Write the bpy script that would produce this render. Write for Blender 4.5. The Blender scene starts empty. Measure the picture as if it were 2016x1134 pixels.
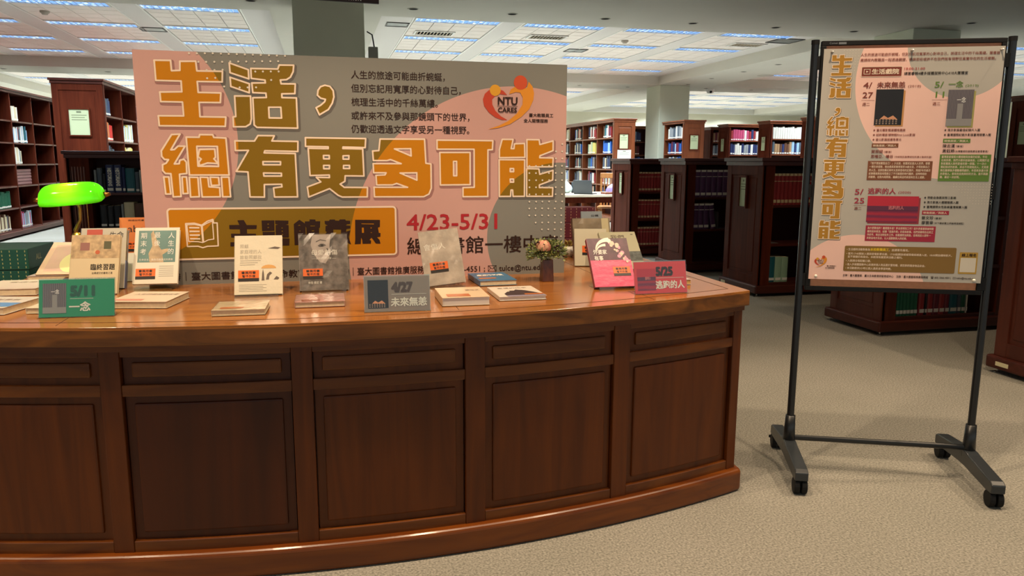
import bpy, math, random
from mathutils import Vector, Matrix
from mathutils.geometry import tessellate_polygon
random.seed(7)
SC = bpy.context.scene
COL = SC.collection
R = math.radians
PI = math.pi

# ---------------------------------------------------------------- camera
cd = bpy.data.cameras.new('camera')
cam = bpy.data.objects.new('camera', cd); COL.objects.link(cam)
cd.sensor_width = 36.0; cd.lens = 1500.0/2016.0*36.0; cd.clip_start = 0.05; cd.clip_end = 200
P_, Y_, R_ = R(9.47), R(13.85), R(0.25)
fw = Vector((math.sin(Y_)*math.cos(P_), math.cos(Y_)*math.cos(P_), -math.sin(P_)))
r0 = Vector((math.cos(Y_), -math.sin(Y_), 0)); u0 = r0.cross(fw)
rr = r0*math.cos(R_)+u0*math.sin(R_); uu = u0*math.cos(R_)-r0*math.sin(R_)
M = Matrix((rr, uu, -fw)).transposed().to_4x4(); M.translation = Vector((0, 0, 1.3))
cam.matrix_world = M
SC.camera = cam

# ---------------------------------------------------------------- world, exposure
w = bpy.data.worlds.new('room_ambience'); SC.world = w; w.use_nodes = True
w.node_tree.nodes['Background'].inputs[0].default_value = (0.93, 0.99, 1.0, 1)
w.node_tree.nodes['Background'].inputs[1].default_value = 0.58
SC.view_settings.view_transform = 'Standard'; SC.view_settings.look = 'None'
SC.view_settings.gamma = 1; SC.view_settings.use_curve_mapping = False
SC.view_settings.exposure = 0.0
# warm ceiling downlights over the desk (rows that lie above and just behind the frame)
DOWN_E = 125
for yy, ex in ((2.1, 1.12), (4.7, 0.33)):
    for xx in (-2.9, -1.7, -0.5, 0.7, 1.9, 3.1, 4.3):
        l = bpy.data.lights.new('warm_downlight', 'SPOT'); l.energy = DOWN_E*ex; l.color = (1.0, 0.755, 0.51)
        l.spot_size = R(98); l.spot_blend = 0.45; l.shadow_soft_size = 0.035
        o = bpy.data.objects.new('warm_downlight', l); COL.objects.link(o); o.location = (xx, yy, 3.05)
TUBE_E = 60

# ---------------------------------------------------------------- helpers
def hexc(h):
    h = h.lstrip('#'); c = [int(h[i:i+2], 16)/255 for i in (0, 2, 4)]
    return tuple(x/12.92 if x <= 0.04045 else ((x+0.055)/1.055)**2.4 for x in c)+(1,)
MATS = {}
def mat(name, col, rough=0.6, spec=0.5, metal=0, noise=0.0, nscale=20, bump=0, bscale=60, coat=0, emis=None, es=0, alpha=1, trans=0):
    if name in MATS: return MATS[name]
    m = bpy.data.materials.new(name); m.use_nodes = True; nt = m.node_tree; b = nt.nodes['Principled BSDF']
    c = hexc(col) if isinstance(col, str) else col
    b.inputs['Base Color'].default_value = c
    b.inputs['Roughness'].default_value = rough; b.inputs['Specular IOR Level'].default_value = spec
    b.inputs['Metallic'].default_value = metal; b.inputs['Coat Weight'].default_value = coat
    b.inputs['Coat Roughness'].default_value = 0.12
    b.inputs['Alpha'].default_value = alpha; b.inputs['Transmission Weight'].default_value = trans
    if emis: b.inputs['Emission Color'].default_value = hexc(emis); b.inputs['Emission Strength'].default_value = es
    if noise or bump:
        tc = nt.nodes.new('ShaderNodeTexCoord')
    if noise:
        n = nt.nodes.new('ShaderNodeTexNoise'); n.inputs['Scale'].default_value = nscale; n.inputs['Detail'].default_value = 4
        nt.links.new(tc.outputs['Object'], n.inputs['Vector'])
        r = nt.nodes.new('ShaderNodeValToRGB')
        r.color_ramp.elements[0].position = 0.3; r.color_ramp.elements[1].position = 0.7
        r.color_ramp.elements[0].color = tuple(x*(1-noise) for x in c[:3])+(1,)
        r.color_ramp.elements[1].color = tuple(min(1, x*(1+noise)) for x in c[:3])+(1,)
        nt.links.new(n.outputs['Fac'], r.inputs['Fac']); nt.links.new(r.outputs['Color'], b.inputs['Base Color'])
    if bump:
        n2 = nt.nodes.new('ShaderNodeTexNoise'); n2.inputs['Scale'].default_value = bscale; n2.inputs['Detail'].default_value = 3
        nt.links.new(tc.outputs['Object'], n2.inputs['Vector'])
        bp = nt.nodes.new('ShaderNodeBump'); bp.inputs['Strength'].default_value = bump; bp.inputs['Distance'].default_value = 0.01
        nt.links.new(n2.outputs['Fac'], bp.inputs['Height']); nt.links.new(bp.outputs['Normal'], b.inputs['Normal'])
    MATS[name] = m
    return m
def wood(name, c1, c2, grain='X', rough=0.3, scale=6, coat=0.3, spec=0.5):
    if name in MATS: return MATS[name]
    m = bpy.data.materials.new(name); m.use_nodes = True; nt = m.node_tree; b = nt.nodes['Principled BSDF']
    tc = nt.nodes.new('ShaderNodeTexCoord'); mp = nt.nodes.new('ShaderNodeMapping')
    s = [scale*3.0]*3; s['XYZ'.index(grain)] = scale*0.22
    mp.inputs['Scale'].default_value = s
    nt.links.new(tc.outputs['Object'], mp.inputs['Vector'])
    n = nt.nodes.new('ShaderNodeTexNoise'); n.inputs['Scale'].default_value = 1.3; n.inputs['Detail'].default_value = 7; n.inputs['Distortion'].default_value = 1.4
    nt.links.new(mp.outputs['Vector'], n.inputs['Vector'])
    r = nt.nodes.new('ShaderNodeValToRGB'); r.color_ramp.elements[0].position = 0.32; r.color_ramp.elements[1].position = 0.7
    r.color_ramp.elements[0].color = hexc(c1); r.color_ramp.elements[1].color = hexc(c2)
    nt.links.new(n.outputs['Fac'], r.inputs['Fac']); nt.links.new(r.outputs['Color'], b.inputs['Base Color'])
    b.inputs['Roughness'].default_value = rough; b.inputs['Coat Weight'].default_value = coat; b.inputs['Coat Roughness'].default_value = 0.15
    b.inputs['Specular IOR Level'].default_value = spec
    MATS[name] = m
    return m
def tag(o, label=None, cat=None, group=None, kind=None):
    if label: o['label'] = label
    if cat: o['category'] = cat
    if group: o['group'] = group
    if kind: o['kind'] = kind
    return o
def empty(name, loc=(0, 0, 0), rz=0, label=None, cat=None, group=None, rx=0, ry=0):
    o = bpy.data.objects.new(name, None); COL.objects.link(o); o.location = loc; o.rotation_euler = (rx, ry, rz)
    o.empty_display_size = 0.05
    return tag(o, label, cat, group)
class MB:
    def __init__(s): s.v = []; s.f = []; s.m = []
    def add(s, vs, fs, mi=0):
        n = len(s.v); s.v += [tuple(v) for v in vs]
        for f in fs: s.f.append([n+i for i in f]); s.m.append(mi)
        return s
    def box(s, x0, x1, y0, y1, z0, z1, mi=0):
        v = [(x0,y0,z0),(x1,y0,z0),(x1,y1,z0),(x0,y1,z0),(x0,y0,z1),(x1,y0,z1),(x1,y1,z1),(x0,y1,z1)]
        return s.add(v, [(0,3,2,1),(4,5,6,7),(0,1,5,4),(1,2,6,5),(2,3,7,6),(3,0,4,7)], mi)
    def prism(s, poly, z0, z1, mi=0):          # polygon in xy, extruded in z
        n = len(poly); v = [(x, y, z0) for x, y in poly]+[(x, y, z1) for x, y in poly]
        tri = tessellate_polygon([[Vector((x, y, 0)) for x, y in poly]])
        f = [tuple(t) for t in tri]; fs = []
        for t in f:
            a, b, c = (Vector(v[i]) for i in t)
            up = (b-a).cross(c-a).z > 0
            fs.append(tuple(reversed(t)) if up else t); fs.append(tuple(i+n for i in (t if up else reversed(t))))
        area = sum(poly[i][0]*poly[(i+1) % n][1]-poly[(i+1) % n][0]*poly[i][1] for i in range(n))
        for i in range(n):
            j = (i+1) % n; q = (i, j, j+n, i+n)
            fs.append(q if area > 0 else tuple(reversed(q)))
        return s.add(v, fs, mi)
    def tube(s, pts, r, n=8, mi=0, caps=True):
        pts = [Vector(p) for p in pts]; rs = r if isinstance(r, (list, tuple)) else [r]*len(pts); vs = []
        up = None
        for i, p in enumerate(pts):
            d = (pts[min(i+1, len(pts)-1)]-pts[max(i-1, 0)]).normalized()
            if up is None:
                a = d.orthogonal().normalized()
            else:
                a = (up-d*up.dot(d)).normalized()
            up = a; b = d.cross(a)
            for k in range(n):
                t = 2*PI*k/n; vs.append(p+(a*math.cos(t)+b*math.sin(t))*rs[i])
        fs = []
        for i in range(len(pts)-1):
            for k in range(n):
                fs.append((i*n+k, i*n+(k+1) % n, (i+1)*n+(k+1) % n, (i+1)*n+k))
        if caps: fs += [tuple(reversed(range(n))), tuple((len(pts)-1)*n+k for k in range(n))]
        return s.add(vs, fs, mi)
    def lathe(s, prof, n=20, mi=0, c=(0, 0, 0)):
        vs = [(c[0]+r*math.cos(2*PI*k/n), c[1]+r*math.sin(2*PI*k/n), c[2]+z) for r, z in prof for k in range(n)]
        fs = [(i*n+k, i*n+(k+1) % n, (i+1)*n+(k+1) % n, (i+1)*n+k) for i in range(len(prof)-1) for k in range(n)]
        return s.add(vs, fs, mi)
    def ball(s, c, r, n=10, mi=0, sx=1, sy=1, sz=1):
        m = n//2; vs = [(c[0], c[1], c[2]-r*sz)]
        for i in range(1, m):
            a = -PI/2+PI*i/m
            for k in range(n): vs.append((c[0]+sx*r*math.cos(a)*math.cos(2*PI*k/n), c[1]+sy*r*math.cos(a)*math.sin(2*PI*k/n), c[2]+sz*r*math.sin(a)))
        vs.append((c[0], c[1], c[2]+r*sz)); L = len(vs)-1; fs = []
        for k in range(n):
            fs.append((0, 1+(k+1) % n, 1+k)); fs.append((L, L-n+k, L-n+(k+1) % n))
        for i in range(m-2):
            for k in range(n): fs.append((1+i*n+k, 1+i*n+(k+1) % n, 1+(i+1)*n+(k+1) % n, 1+(i+1)*n+k))
        return s.add(vs, fs, mi)
    def build(s, name, mats, parent=None, loc=None, rot=None, bevel=0, smooth=False, seg=2):
        me = bpy.data.meshes.new(name); me.from_pydata(s.v, [], s.f)
        mats = mats if isinstance(mats, (list, tuple)) else [mats]
        for m in mats: me.materials.append(m)
        if len(mats) > 1: me.polygons.foreach_set('material_index', s.m)
        if smooth: me.polygons.foreach_set('use_smooth', [True]*len(s.f))
        me.update()
        o = bpy.data.objects.new(name, me); COL.objects.link(o)
        if parent: o.parent = parent
        if loc: o.location = loc
        if rot: o.rotation_euler = rot
        if bevel:
            b = o.modifiers.new('bevel', 'BEVEL'); b.width = bevel; b.segments = seg; b.limit_method = 'ANGLE'; b.angle_limit = R(40)
        return o
def rrect(x0, x1, y0, y1, r, n=5):
    p = []
    for cx, cy, a0 in ((x1-r, y0+r, -90), (x1-r, y1-r, 0), (x0+r, y1-r, 90), (x0+r, y0+r, 180)):
        for k in range(n+1):
            a = R(a0+90*k/n); p.append((cx+r*math.cos(a), cy+r*math.sin(a)))
    return p
def circ(cx, cy, r, n=24): return [(cx+r*math.cos(2*PI*k/n), cy+r*math.sin(2*PI*k/n)) for k in range(n)]
# flat print: polygons (x, z) lying at local y = -depth, facing local -Y
class FP:
    def __init__(s): s.mb = MB(); s.n = 0
    def poly(s, loops, d, mi=0):
        s.n += 1; d += (s.n % 40)*0.000006
        if not isinstance(loops[0][0], (tuple, list)): loops = [loops]
        pts = [p for l in loops for p in l]
        tri = tessellate_polygon([[Vector((x, z, 0)) for x, z in l] for l in loops])
        fs = []
        for t in tri:
            (ax, az), (bx, bz), (cx, cz) = (pts[i] for i in t)
            fs.append(tuple(t) if (bx-ax)*(cz-az)-(cx-ax)*(bz-az) > 0 else tuple(reversed(t)))
        s.mb.add([(x, -d, z) for x, z in pts], fs, mi); return s
    def rect(s, x0, x1, z0, z1, d, mi=0): return s.poly([(x0, z0), (x1, z0), (x1, z1), (x0, z1)], d, mi)
    def stroke(s, loop, w, d, mi=0, n=6):
        for i in range(len(loop)):
            (x0, z0), (x1, z1) = loop[i], loop[(i+1) % len(loop)]
            L = math.hypot(x1-x0, z1-z0)
            if L < 1e-6: continue
            a = math.atan2(z1-z0, x1-x0); h = w/2
            p = [(x1+h*math.cos(a-PI/2+PI*k/n), z1+h*math.sin(a-PI/2+PI*k/n)) for k in range(n+1)]
            p += [(x0+h*math.cos(a+PI/2+PI*k/n), z0+h*math.sin(a+PI/2+PI*k/n)) for k in range(n+1)]
            s.poly(p, d, mi)
        return s
    def text(s, t, x, z, size=None, width=None, d=0.0005, bold=0, mi=0, vert=False, maxh=None):
        vs, fs, w0, h0 = TX[t]
        if width is None: sx = sz = size
        else: sx = width/w0; sz = size if size else sx
        offs = [(0, 0)]
        if bold: offs = [(bold*math.cos(2*PI*k/6), bold*math.sin(2*PI*k/6)) for k in range(6)]
        for k, (ox, oz) in enumerate(offs):
            s.mb.add([(x+vx*sx+ox*sz, -d-k*0.00002, z+vz*sz+oz*sz) for vx, vz in vs], fs, mi)
        return s
    def build(s, name, mats, parent, loc=None, rot=None): return s.mb.build(name, mats, parent, loc, rot)
# all lettering is made as meshes from the built-in font
TX = {}
def make_texts(strs):
    os_ = []
    for t in strs:
        c = bpy.data.curves.new('t', 'FONT'); c.body = t; c.resolution_u = 2; c.space_line = 1.25
        o = bpy.data.objects.new('t', c); COL.objects.link(o); os_.append((t, o, c))
    dg = bpy.context.evaluated_depsgraph_get()
    for t, o, c in os_:
        me = bpy.data.meshes.new_from_object(o.evaluated_get(dg))
        vs = [(v.co.x, v.co.y) for v in me.vertices]; fs = [tuple(p.vertices) for p in me.polygons]
        x0 = min((v[0] for v in vs), default=0); x1 = max((v[0] for v in vs), default=1)
        TX[t] = ([(a-x0, b) for a, b in vs], fs, x1-x0, 1)
        bpy.data.meshes.remove(me)
    for t, o, c in os_:
        bpy.data.objects.remove(o); bpy.data.curves.remove(c)
TITLE={"a":[[[74,849],[131,850],[132,813],[161,815],[163,848],[219,850],[221,815],[312,816],[309,777],[220,776],[221,736],[302,736],[298,700],[222,699],[222,646],[315,646],[311,611],[76,610],[75,647],[164,648],[163,699],[87,699],[86,734],[163,737],[163,776],[75,776]]],"b1":[[[338,848],[406,825],[406,791],[339,812]]],"b2":[[[338,795],[407,773],[405,739],[339,761]]],"b3":[[[351,726],[409,727],[408,641],[403,622],[386,611],[341,610],[341,647],[351,649]]],"b4":[[[415,830],[514,831],[520,846],[574,847],[571,823],[560,802],[545,792],[522,790],[524,776],[577,777],[574,740],[525,738],[525,724],[579,724],[579,608],[427,609],[417,618],[417,721],[467,723],[466,739],[418,740],[416,776],[466,778],[465,788],[415,793]],[[474,686],[519,687],[520,646],[474,646]]],"c":[[[662,755],[672,769],[689,775],[708,771],[720,755],[722,731],[715,707],[699,682],[664,661],[652,688],[670,698],[686,712],[689,721],[671,725],[659,736]]],"d1":[[[117,578],[147,580],[111,521],[123,522],[137,535],[162,535],[120,468],[137,469],[140,482],[155,486],[163,475],[162,432],[136,429],[136,344],[108,343],[105,431],[86,432],[77,443],[78,465],[91,471],[100,484],[86,485],[77,496],[77,517]]],"d2":[[[79,419],[97,419],[100,354],[82,354]]],"d3":[[[144,419],[160,419],[162,356],[144,355]]],"d4":[[[168,569],[214,569],[217,579],[264,579],[267,569],[311,567],[315,426],[171,426]],[[204,535],[278,535],[278,459],[204,460]]],"d5":[[[213,523],[268,525],[269,494],[263,488],[277,470],[239,472],[210,462],[208,475],[217,487],[206,496]]],"d6":[[[170,418],[201,417],[202,343],[170,342]]],"d7":[[[209,418],[237,417],[239,381],[278,378],[278,342],[212,342]]],"d8":[[[245,418],[276,417],[277,387],[248,386]]],"d9":[[[286,418],[314,418],[316,342],[287,342]]],"e":[[[343,557],[415,557],[429,578],[490,578],[480,558],[578,557],[576,518],[452,520],[449,512],[566,510],[568,340],[480,340],[478,376],[510,380],[509,390],[444,389],[442,340],[388,341],[385,438],[342,440],[391,521],[343,520]],[[443,478],[509,478],[508,466],[443,466]],[[443,434],[510,433],[510,422],[444,422]]],"f":[[[607,572],[841,571],[838,535],[751,537],[750,531],[828,530],[830,422],[756,423],[754,401],[735,390],[751,377],[843,376],[841,338],[742,338],[726,345],[693,372],[611,339],[607,379],[660,399],[643,417],[694,416],[694,426],[619,424],[616,531],[693,530],[693,537],[606,538]],[[674,503],[696,503],[696,490],[674,490]],[[750,502],[773,503],[772,489],[750,489]],[[673,464],[696,464],[695,451],[673,451]],[[751,464],[774,464],[774,452],[750,452]]],"g":[[[898,570],[1078,571],[1082,474],[1103,471],[1103,372],[1093,348],[1071,337],[870,338],[869,377],[1005,376],[961,392],[944,386],[880,386],[878,425],[915,427],[919,435],[869,435],[868,472],[981,472],[938,488],[924,484],[869,484],[867,522],[892,524]],[[955,531],[1021,532],[1022,503]],[[976,434],[1044,435],[1044,405]]],"h1":[[[1129,568],[1364,568],[1362,531],[1343,530],[1342,336],[1236,336],[1236,374],[1284,375],[1284,532],[1129,531]]],"h2":[[[1140,518],[1267,519],[1267,386],[1141,385]],[[1197,482],[1210,482],[1210,423],[1197,423]]],"i1":[[[1404,574],[1451,574],[1443,536],[1455,536],[1457,556],[1501,558],[1503,500],[1392,498],[1392,531]]],"i2":[[[1391,490],[1502,490],[1502,336],[1452,336],[1450,363],[1443,363],[1441,336],[1392,336]],[[1439,453],[1454,453],[1454,440],[1439,440]],[[1439,409],[1454,409],[1454,396],[1440,396]]],"i3":[[[1511,574],[1565,574],[1568,554],[1627,570],[1627,529],[1569,507],[1568,499],[1628,498],[1627,461],[1512,460]]],"i4":[[[1511,453],[1565,452],[1569,429],[1628,446],[1627,405],[1568,384],[1568,373],[1628,372],[1627,335],[1512,336]]]}
DARK={"zhu1":[[[336,250],[360,251],[370,231],[408,230],[406,215],[370,215],[370,197],[403,196],[403,181],[371,182],[370,163],[407,162],[407,147],[305,148],[306,164],[343,164],[344,182],[310,183],[310,198],[344,197],[344,215],[305,216],[305,232],[343,232]]],"ti1":[[[427,248],[475,248],[474,207],[427,206]],[[448,236],[454,236],[454,231],[448,231]],[[448,222],[454,222],[454,218],[448,218]]],"ti2":[[[429,203],[475,203],[474,185],[467,185],[469,179],[484,177],[530,175],[528,147],[429,148]]],"ti3":[[[478,248],[529,246],[528,233],[516,230],[529,228],[528,179],[478,180],[479,229],[489,231],[478,234]],[[501,220],[506,219],[506,215],[501,215]],[[501,207],[506,207],[506,202],[501,202]],[[501,194],[506,193],[506,189],[501,189]]],"guan1":[[[571,249],[592,234],[594,215],[592,148],[549,148],[549,232]],[[570,230],[576,225],[564,225]],[[569,206],[574,206],[574,202],[569,203]],[[569,190],[574,190],[573,187],[569,187]]],"guan2":[[[611,250],[633,249],[634,242],[652,242],[650,217],[646,214],[646,147],[596,148],[597,215],[592,225],[592,242],[610,242]],[[613,226],[631,225],[631,222],[612,222]],[[617,206],[627,206],[627,202],[617,202]]],"cang":[[[669,243],[687,243],[689,248],[710,248],[711,244],[726,243],[729,248],[751,248],[753,243],[770,242],[770,230],[756,228],[753,223],[770,222],[770,211],[754,209],[752,198],[770,203],[762,176],[771,145],[740,164],[734,184],[702,182],[668,146],[668,187],[677,199],[671,202],[672,222],[681,224],[670,231]],[[702,208],[733,207],[732,188],[702,188]]],"cang2":[[[705,205],[730,205],[730,184],[705,184]]],"zhan":[[[790,246],[890,244],[889,215],[881,213],[884,191],[891,190],[890,175],[876,173],[886,162],[890,146],[871,147],[854,172],[845,162],[852,160],[851,147],[817,147],[816,163],[812,173],[810,147],[786,146],[788,164]],[[815,231],[865,230],[865,226],[815,228]],[[816,214],[824,214],[824,192],[816,192]],[[851,214],[856,214],[856,210],[851,210]],[[851,194],[856,194],[856,191],[851,191]]]}
ICON={"cover":[[[146,240],[178,241],[204,233],[225,248],[246,255],[248,241],[261,241],[260,151],[220,150],[203,145],[186,151],[147,151]]],"left":[[[150,235],[178,236],[202,230],[204,165],[186,169],[153,170]]],"right":[[[206,230],[225,241],[244,249],[245,178],[224,175],[207,166]]],"lines":[[[158,227],[195,226],[195,220],[158,221]],[[158,213],[195,212],[195,206],[158,206]],[[158,198],[195,198],[195,191],[158,192]],[[158,184],[195,183],[196,177],[159,178]]]}
LOGO={"red":[[[1350,775],[1330,758],[1322,736],[1327,709],[1347,683],[1375,663],[1404,653],[1426,654],[1399,668],[1375,690],[1362,715],[1361,737],[1375,751],[1358,755]]],"red2":[[[1396,776],[1408,772],[1425,755],[1411,756],[1394,758]]],"or":[[[1433,759],[1440,778],[1457,789],[1486,779],[1510,787],[1517,812],[1534,792],[1541,765],[1538,738],[1521,701],[1487,668],[1438,637],[1390,621],[1342,614],[1390,630],[1429,649],[1467,681],[1491,718],[1492,746],[1481,766],[1462,768],[1447,763]]],"c1":[[[1374,773],[1397,774]]],"c2":[[[1482,807],[1511,809]]]}
DOTS=[[197,878],[225,879],[253,880],[281,882],[310,883],[338,884],[367,886],[396,887],[425,889],[454,890],[484,891],[513,893],[543,894],[228,848],[256,849],[285,850],[313,851],[342,853],[371,854],[400,855],[429,856],[458,858],[488,859],[517,860],[256,819],[284,820],[313,822],[431,819],[459,820],[488,821],[517,822],[256,789],[285,791],[488,789],[315,760],[371,758],[400,759],[431,760],[1668,557],[1668,526],[1669,496],[1640,526],[1640,496],[1523,464],[1552,464],[1580,465],[1610,465],[1639,465],[1668,465],[1523,434],[1552,434],[1580,434],[1610,434],[1640,435],[1668,435],[1523,404],[1553,404],[1581,404],[1611,404],[1640,404],[1669,404],[1524,374],[1553,374],[1581,374],[1611,374],[1641,374],[1670,374],[1524,344],[1553,344],[1582,344],[1611,344],[1641,344],[1670,344],[1524,313],[1554,313],[1582,313],[1612,313],[1642,313],[1671,313],[1524,284],[1552,284],[1581,284],[1609,283],[1638,283],[1667,283],[1524,254],[1552,254],[1581,254],[1610,253],[1639,253],[1668,253],[1553,223],[1582,223],[1610,223],[1639,222],[1668,222],[1581,193],[1610,193],[1639,193],[1668,192],[1639,162],[1668,162]]
BOXC=[[82,300],[955,295],[953,101]]
STR = ['人生的旅途可能曲折蜿蜒，', '但別忘記用寬厚的心對待自己，', '梳理生活中的千絲萬縷。', '或許來不及參與那鏡頭下的世界，', '仍歡迎透過文字享受另一種視野。',
 'NTU', 'CARES', '臺大教職員工', '全人關懷服務', '4/23-5/31', '總圖書館一樓中庭', '主辦｜臺大圖書館．臺大生命教育研發', '洽詢｜臺大圖書館推廣服務組', '☎ 3366-4551 ; ✉ tulce@ntu.edu.tw',
 '人生的旅途可能曲折蜿蜒，但別忘記用寬厚的心對待自己，梳理生活中的千絲萬縷。圖書館', '邀請校內教職員一起透過鏡頭，參與那些或許不在我們既有視野但真實存在的生活樣態。',
 '生活戲院', '18:00-21:00', '總圖書館4樓多媒體服務中心418大團體室', '4/', '5/', '27', '11', '25', '週二', '未來無恙', '一念', '逃跑的人', '(2018)', '(2019)', '(2020)',
 '★ 臺北電影獎媒體推薦獎', '★ 紐約電影博物館First Look影展', '★ 釜山影展超廣角單元', '映後座談／與談人', '賀照緹', '（導演）', '思嘎亞．曦谷', '（中研院民族學研究所博士後研究員）',
 '★ 南方影展最佳紀錄片入圍', '★ 臺灣國際紀錄片影展臺灣競賽入圍', '陳志漢', '黃鈺婷', '（台灣醫病和諧推廣協會理事長）',
 '★ 勞動金像獎與勞工影展', '★ 南方影展人權關懷獎入圍', '★ 臺灣國際女性影展臺灣競賽入圍', '曾文珍', '廖雲章', '（天下雜誌獨立評論頻道總監）',
 '「我不想放棄我自己！」少女說，她嘗試走進大人世界。懷著\n一場生命冒險，她由桑尾家搬寄居到18歲女孩，才得放棄自己\n的人生。這部拍攝近兩年女孩與祖母的記錄片，跨越7年的歲月\n紀錄著她與祖母間建立了不可解開的時代羈絆，這時時相依\n的關懷，在對內相照後，繼續在與這的家庭和生活上道歉。',
 '臺灣首部描寫大體捐贈與放棄的紀錄，平均\n在病房裡，我們大都好談論後面，公開關於這\n對家屬誰人與所愛者的第一部國。十一次小\n需紀錄述的故事，將自不同視角訪人，尤其是\n無在醫療後多種醫療照顧的，年長與身邊分享\n共是個人，都有別自我與好的方法。是不再躊\n躇，最近一次訪問。',
 '為什麼要逃跑？離開要多遠？跑去那裡找工作？從外表看著那誰時間\n離別這本就沒，紀錄「逃逸外勞」的夜來故事。他們很聰明合出的工\n作好手。新店法院從外工作，他看護照沒與後。這場逃捉人間年一\n跑對自地方及合，以人道觀察與人的紀錄。',
 '• 生活戲院活動對象為', '本校教職員工', '，並請事先報名。', '• 當天17:40開放入場與發電影票名額，17:50起開放候補現場候補進入座，18:00開始播映影片。\n  並不保證仍有座位。本館保有變更與活動之權利。',
 '• 入館請全程配戴口罩。', '• 進入多媒體服務中心前請將個人物品置於置物櫃，請您斟酌隨身物品安全。', '• 本活動提供2小時公務人員終身學習時數。', '線上報名',
 '主辦｜臺大圖書館．臺大生命教育研發育成中心　洽詢｜臺大圖書館推廣服務組　☎ (02) 3366-4551；✉ tulce@ntu.edu.tw',
 '5/11', '4/27', '5/25', '人\n生\n的', '最\n後', '期\n末\n考', '生命自主，為自己做決定的勇氣', '書展用書', '暫不外借', '臨終習題', 'EXTREME MEASURES', '追尋更好的善終之道', '母愛創傷', '會傷人', '照顧\n家庭裡的人\n誰能照顧我', '——與你的缺憾和解 ——', '林哲·費宏 著',
 '我們', '外婆家\n有事', '公視', '人生的最後期末考', '旅途中的愛', 'RESERVED COLLECTION', 'HISTORIANS', 'COLLECTION', '生命', '開放式', '看護筆記', 'Comet', 'ALL', '愛與勇氣', '一本寫給家人的書', '我的生死練習', 'about', '情緒說明書', '家屋的故事', '長輩照護指南']
make_texts(STR)

# ---------------------------------------------------------------- materials
M_TOP = wood('polished_counter_wood', '#8a511e', '#ae7032', 'X', 0.2, 3.2, 0.25, 0.4)
M_EDGE = wood('counter_edge_wood', '#56300b', '#86501a', 'X', 0.32, 5, 0.12, 0.4)
M_BODY = wood('counter_body_wood', '#4b2002', '#602d04', 'Z', 0.4, 4, 0.08, 0.3)
M_BODYX = wood('counter_rail_wood', '#502505', '#6c3908', 'X', 0.36, 4, 0.12, 0.35)
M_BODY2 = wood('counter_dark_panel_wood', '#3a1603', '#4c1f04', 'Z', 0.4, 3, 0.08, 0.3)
M_BASE = wood('counter_base_wood', '#5a2805', '#783d09', 'X', 0.32, 4, 0.15, 0.4)
M_LINE = mat('dark_inlay', '#2a1206', 0.5)
M_CASE = wood('bookcase_wood', '#4a1c0f', '#5e2816', 'Z', 0.6, 3, 0.0, 0.08)
M_CASE3 = wood('brown_red_bookcase_wood', '#481d11', '#5a2919', 'Z', 0.45, 3, 0.06, 0.3)
M_CASEX = wood('bookcase_wood_lengthwise', '#40180e', '#522216', 'X', 0.45, 3, 0.08, 0.3)
M_CASE2 = wood('reddish_bookcase_wood', '#66321a', '#7a4123', 'Z', 0.4, 3, 0.15, 0.35)
M_CASEIN = mat('bookcase_inside', '#3a170e', 0.6, 0.3)
M_WALL = mat('cream_wall', '#c9c4ae', 0.8, 0.3, noise=0.03, nscale=2)
M_COLM = mat('column_plaster', '#c8cdb9', 0.75, 0.3, noise=0.03, nscale=2)
M_SOFF = mat('ceiling_plaster', '#cbc7bb', 0.85, 0.2, noise=0.02, nscale=1.5)
M_TILE = mat('ceiling_tile_white', '#ece2da', 0.9, 0.2, noise=0.04, nscale=40)
M_PLAIN = mat('ceiling_strip_panel', '#d9d4cf', 0.85, 0.2)
M_GRID = mat('ceiling_grid_metal', '#3c3834', 0.5, 0.4)
M_WHITE = mat('white_paint', '#e8e6e0', 0.5)
M_DARK = mat('black_metal', '#15181b', 0.35, 0.5)
M_BLK = mat('black_matte', '#0b0b0c', 0.7, 0.3)
M_HOLE = mat('recess_shade_black', '#0a0908', 0.9, 0.05)  # black colour standing in for shade inside lamp wells and vents
M_PAPER = mat('green_white_paper', '#b9c39c', 0.6, 0.4)
M_PAPERW = mat('white_paper', '#dedbd0', 0.6, 0.4)
M_PAGES = mat('page_edges', '#d9c9a6', 0.8, 0.2, noise=0.08, nscale=90)
M_INK = mat('print_black', '#1d1512', 0.6, 0.3)
M_CHROME = mat('chrome', '#d5d5d5', 0.18, 0.5, 1)
M_BRASS = mat('aged_brass', '#b07a3a', 0.3, 0.5, 1)
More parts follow.
